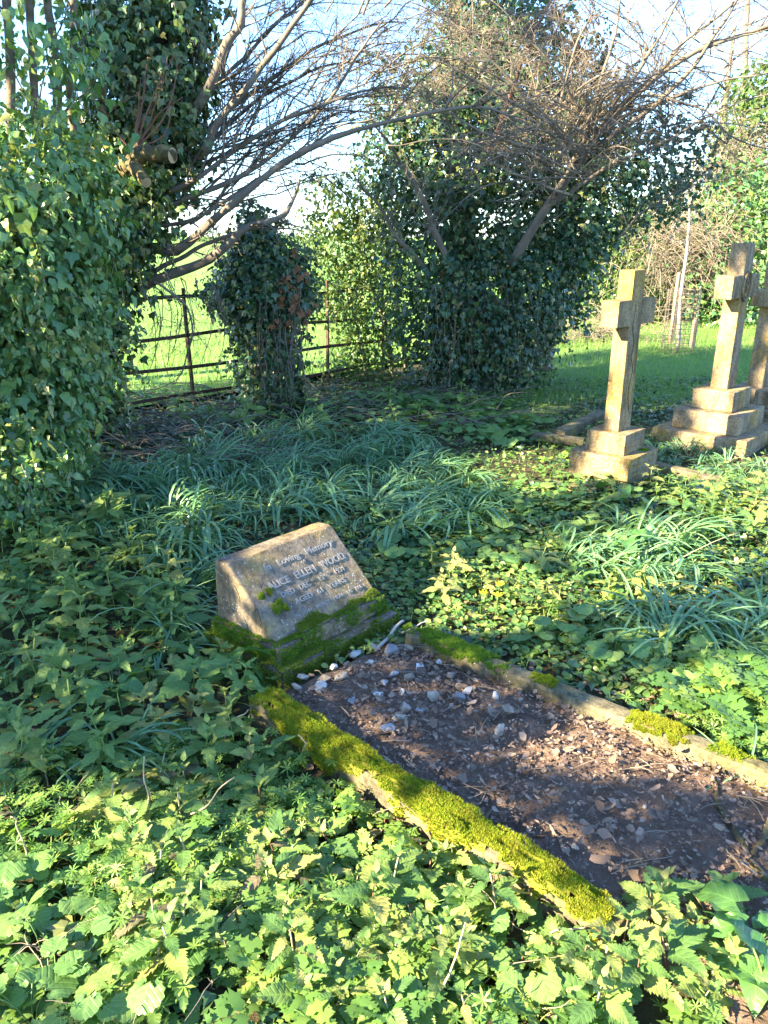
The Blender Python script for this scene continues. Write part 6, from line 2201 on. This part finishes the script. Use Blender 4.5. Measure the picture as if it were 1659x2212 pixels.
spots = [(705, 1478, .02), (690, 1500, .015), (735, 1475, .02), (770, 1420, .022), (800, 1440, .016), (838, 1418, .024), (905, 1452, .017), (850, 1462, .018), (883, 1471, .024), (832, 1480, .018), (973, 1468, .019), (995, 1492, .014),
         (935, 1515, .020), (990, 1516, .020), (875, 1545, .024), (862, 1565, .016), (838, 1590, .022), (1070, 1515, .014), (1100, 1553, .026), (815, 1510, .016), (720, 1450, .014), (870, 1500, .012), (1030, 1480, .014), (1010, 1505, .015),
         (908, 1540, .014), (690, 1495, .02), (655, 1470, .018), (640, 1490, .014), (1080, 1590, .022), (950, 1440, .012), (1190, 1560, .013), (1250, 1640, .013), (1500, 1665, .016), (1240, 1840, .016), (1320, 1800, .012), (760, 1520, .012), (1150, 1480, .012), (880, 1410, .016), (1390, 1760, .014)]
fl_a, fl_b = [], []
for i, (x, y, s) in enumerate(spots):
    q = GD(x, y, 0.04)
    q[2] = soil_z(q[0], q[1]) + 0.005
    (fl_a if y < 1600 else fl_b).append(flint(q, s * (1.75 if y < 1600 else 1.1), i, 'broken flint'))
single_out(fl_a, 'broken flint below the headstone')
single_out(fl_b, 'broken flint on the lower grave soil')

# larger dead leaves, one by one
DL_ME = [tmpl_mesh('dead_leaf', t, M['deadleaf']) for t in T_DEAD]
p, u, v = bed_points(170)
dl = []
for i, q in enumerate(p):
    o = link('dead_leaf', DL_ME[i % 6])
    s = rng.uniform(0.025, 0.055)
    a_ = rng.uniform(0, 6.28)
    o.location = (q[0], q[1], q[2] + 0.012)
    o.rotation_euler = (rng.normal(0, 0.35), rng.normal(0, 0.35), a_)
    o.scale = (s, s, s)
    tag(o, 'curled brown dead leaf lying on the grave soil', 'leaf', 'dead leaves on the grave soil')
    dl.append(o)
single_out(dl, 'curled dead leaf on the grave')

def stick(pts_, r0, r1, mat, label, name='stick', side_=0, wob=0.005):
    c = np.array(pts_)
    q = wobble(bend(c, 14), wob)
    base = q[0].copy()
    g = Geo()
    tube(g, q - base, np.linspace(r0, r1, len(q)), 7)
    o = g.build(name, mat)
    o.location = tuple(base)
    tag(o, label, 'stick')
    return o
stick([GD(812, 1405, 0.05), GD(840, 1375, 0.06), GD(868, 1340, 0.09)], 0.008, 0.006, M['bleached'], 'bleached forked stick lying at the right foot of the headstone')
stick([GD(868, 1368, 0.06), GD(900, 1352, 0.09), GD(930, 1340, 0.1)], 0.004, 0.002, M['bleached'], 'thin pale twig at the top end of the right kerb')
br = root('fallen_branch', GD(1560, 1720), 'fallen branch crusted with yellow lichen forking at the right edge of the grave', 'branch')
def wp(pts_, r0, r1, name, parent):
    q = wobble(bend(np.array(pts_), 18), 0.004)
    g = Geo()
    tube(g, q, np.linspace(r0, r1, len(q)) * (1 + 0.12 * rng.normal(0, 1, len(q))), 8)
    return g.build(name, M['lichen_bark'], parent)
wp([GD(1540, 1660, 0.06), GD(1555, 1740, 0.06), GD(1600, 1820, 0.06), GD(1640, 1880, 0.06), GD(1700, 1930, 0.06)], 0.008, 0.014, 'main_limb', br)
wp([GD(1625, 1850, 0.07), GD(1645, 1820, 0.08), GD(1665, 1770, 0.1), GD(1690, 1700, 0.12)], 0.009, 0.006, 'fork', br)
settle(br)
stick([GD(1430, 1560, 0.05), GD(1480, 1640, 0.05), GD(1540, 1740, 0.05)], 0.005, 0.004, M['twig'], 'long dark stick lying along the sunlit soil near the right kerb')
stick([GD(1180, 1775, 0.05), GD(1220, 1830, 0.05)], 0.006, 0.004, M['oldwood'], 'short piece of dead wood on the soil in the shade band')
for i, (a_, b_, c_, l) in enumerate([((60, 1900, 0), (45, 1800, 0.12), (28, 1760, 0.2), 'curved dry stalk sticking up at the left edge of the sunlit patch'),
        ((365, 1790, 0), (440, 1740, 0.12), (500, 1685, 0.2), 'straight dry bramble stalk slanting up above the sunlit nettles'),
        ((305, 1800, 0), (320, 1720, 0.12), (308, 1640, 0.25), 'thin dry stem standing among the shaded nettles at lower left'),
        ((640, 1640, 0.02), (660, 1610, 0.12), (645, 1590, 0.16), 'thin pale stalk hooked over the moss of the left kerb'),
        ((480, 1620, 0), (500, 1560, 0.1), (540, 1540, 0.16), 'dry brown stalk bent beside the headstone base'),
        ((1420, 1240, 0), (1500, 1190, 0.14), (1590, 1150, 0.22), 'long bare arching shoot at the right above the strap-leaved clumps'),
        ((700, 2060, 0), (800, 2030, 0.04), (560, 2010, 0.06), 'old dark stalk lying under the nettles at the bottom'),
        ((480, 2060, 0), (560, 2100, 0.03), (520, 2190, 0.04), 'reddish dead stem bending among the bottom plants'),
        ((930, 2190, 0.02), (980, 2080, 0.14), (1010, 1990, 0.2), 'pale hollow dead stalk standing at the bottom middle'),
        ((1150, 2080, 0.02), (1200, 2010, 0.08), (1270, 2010, 0.1), 'dry forked stalk in front of the mossy kerb, bottom right')]):
    stick([GD(*a_), GD(*b_), GD(*c_)], 0.003, 0.0018, M['dryherb'] if i not in (6, 7) else M['redtwig'], l, 'dry_stalk', wob=0.006)
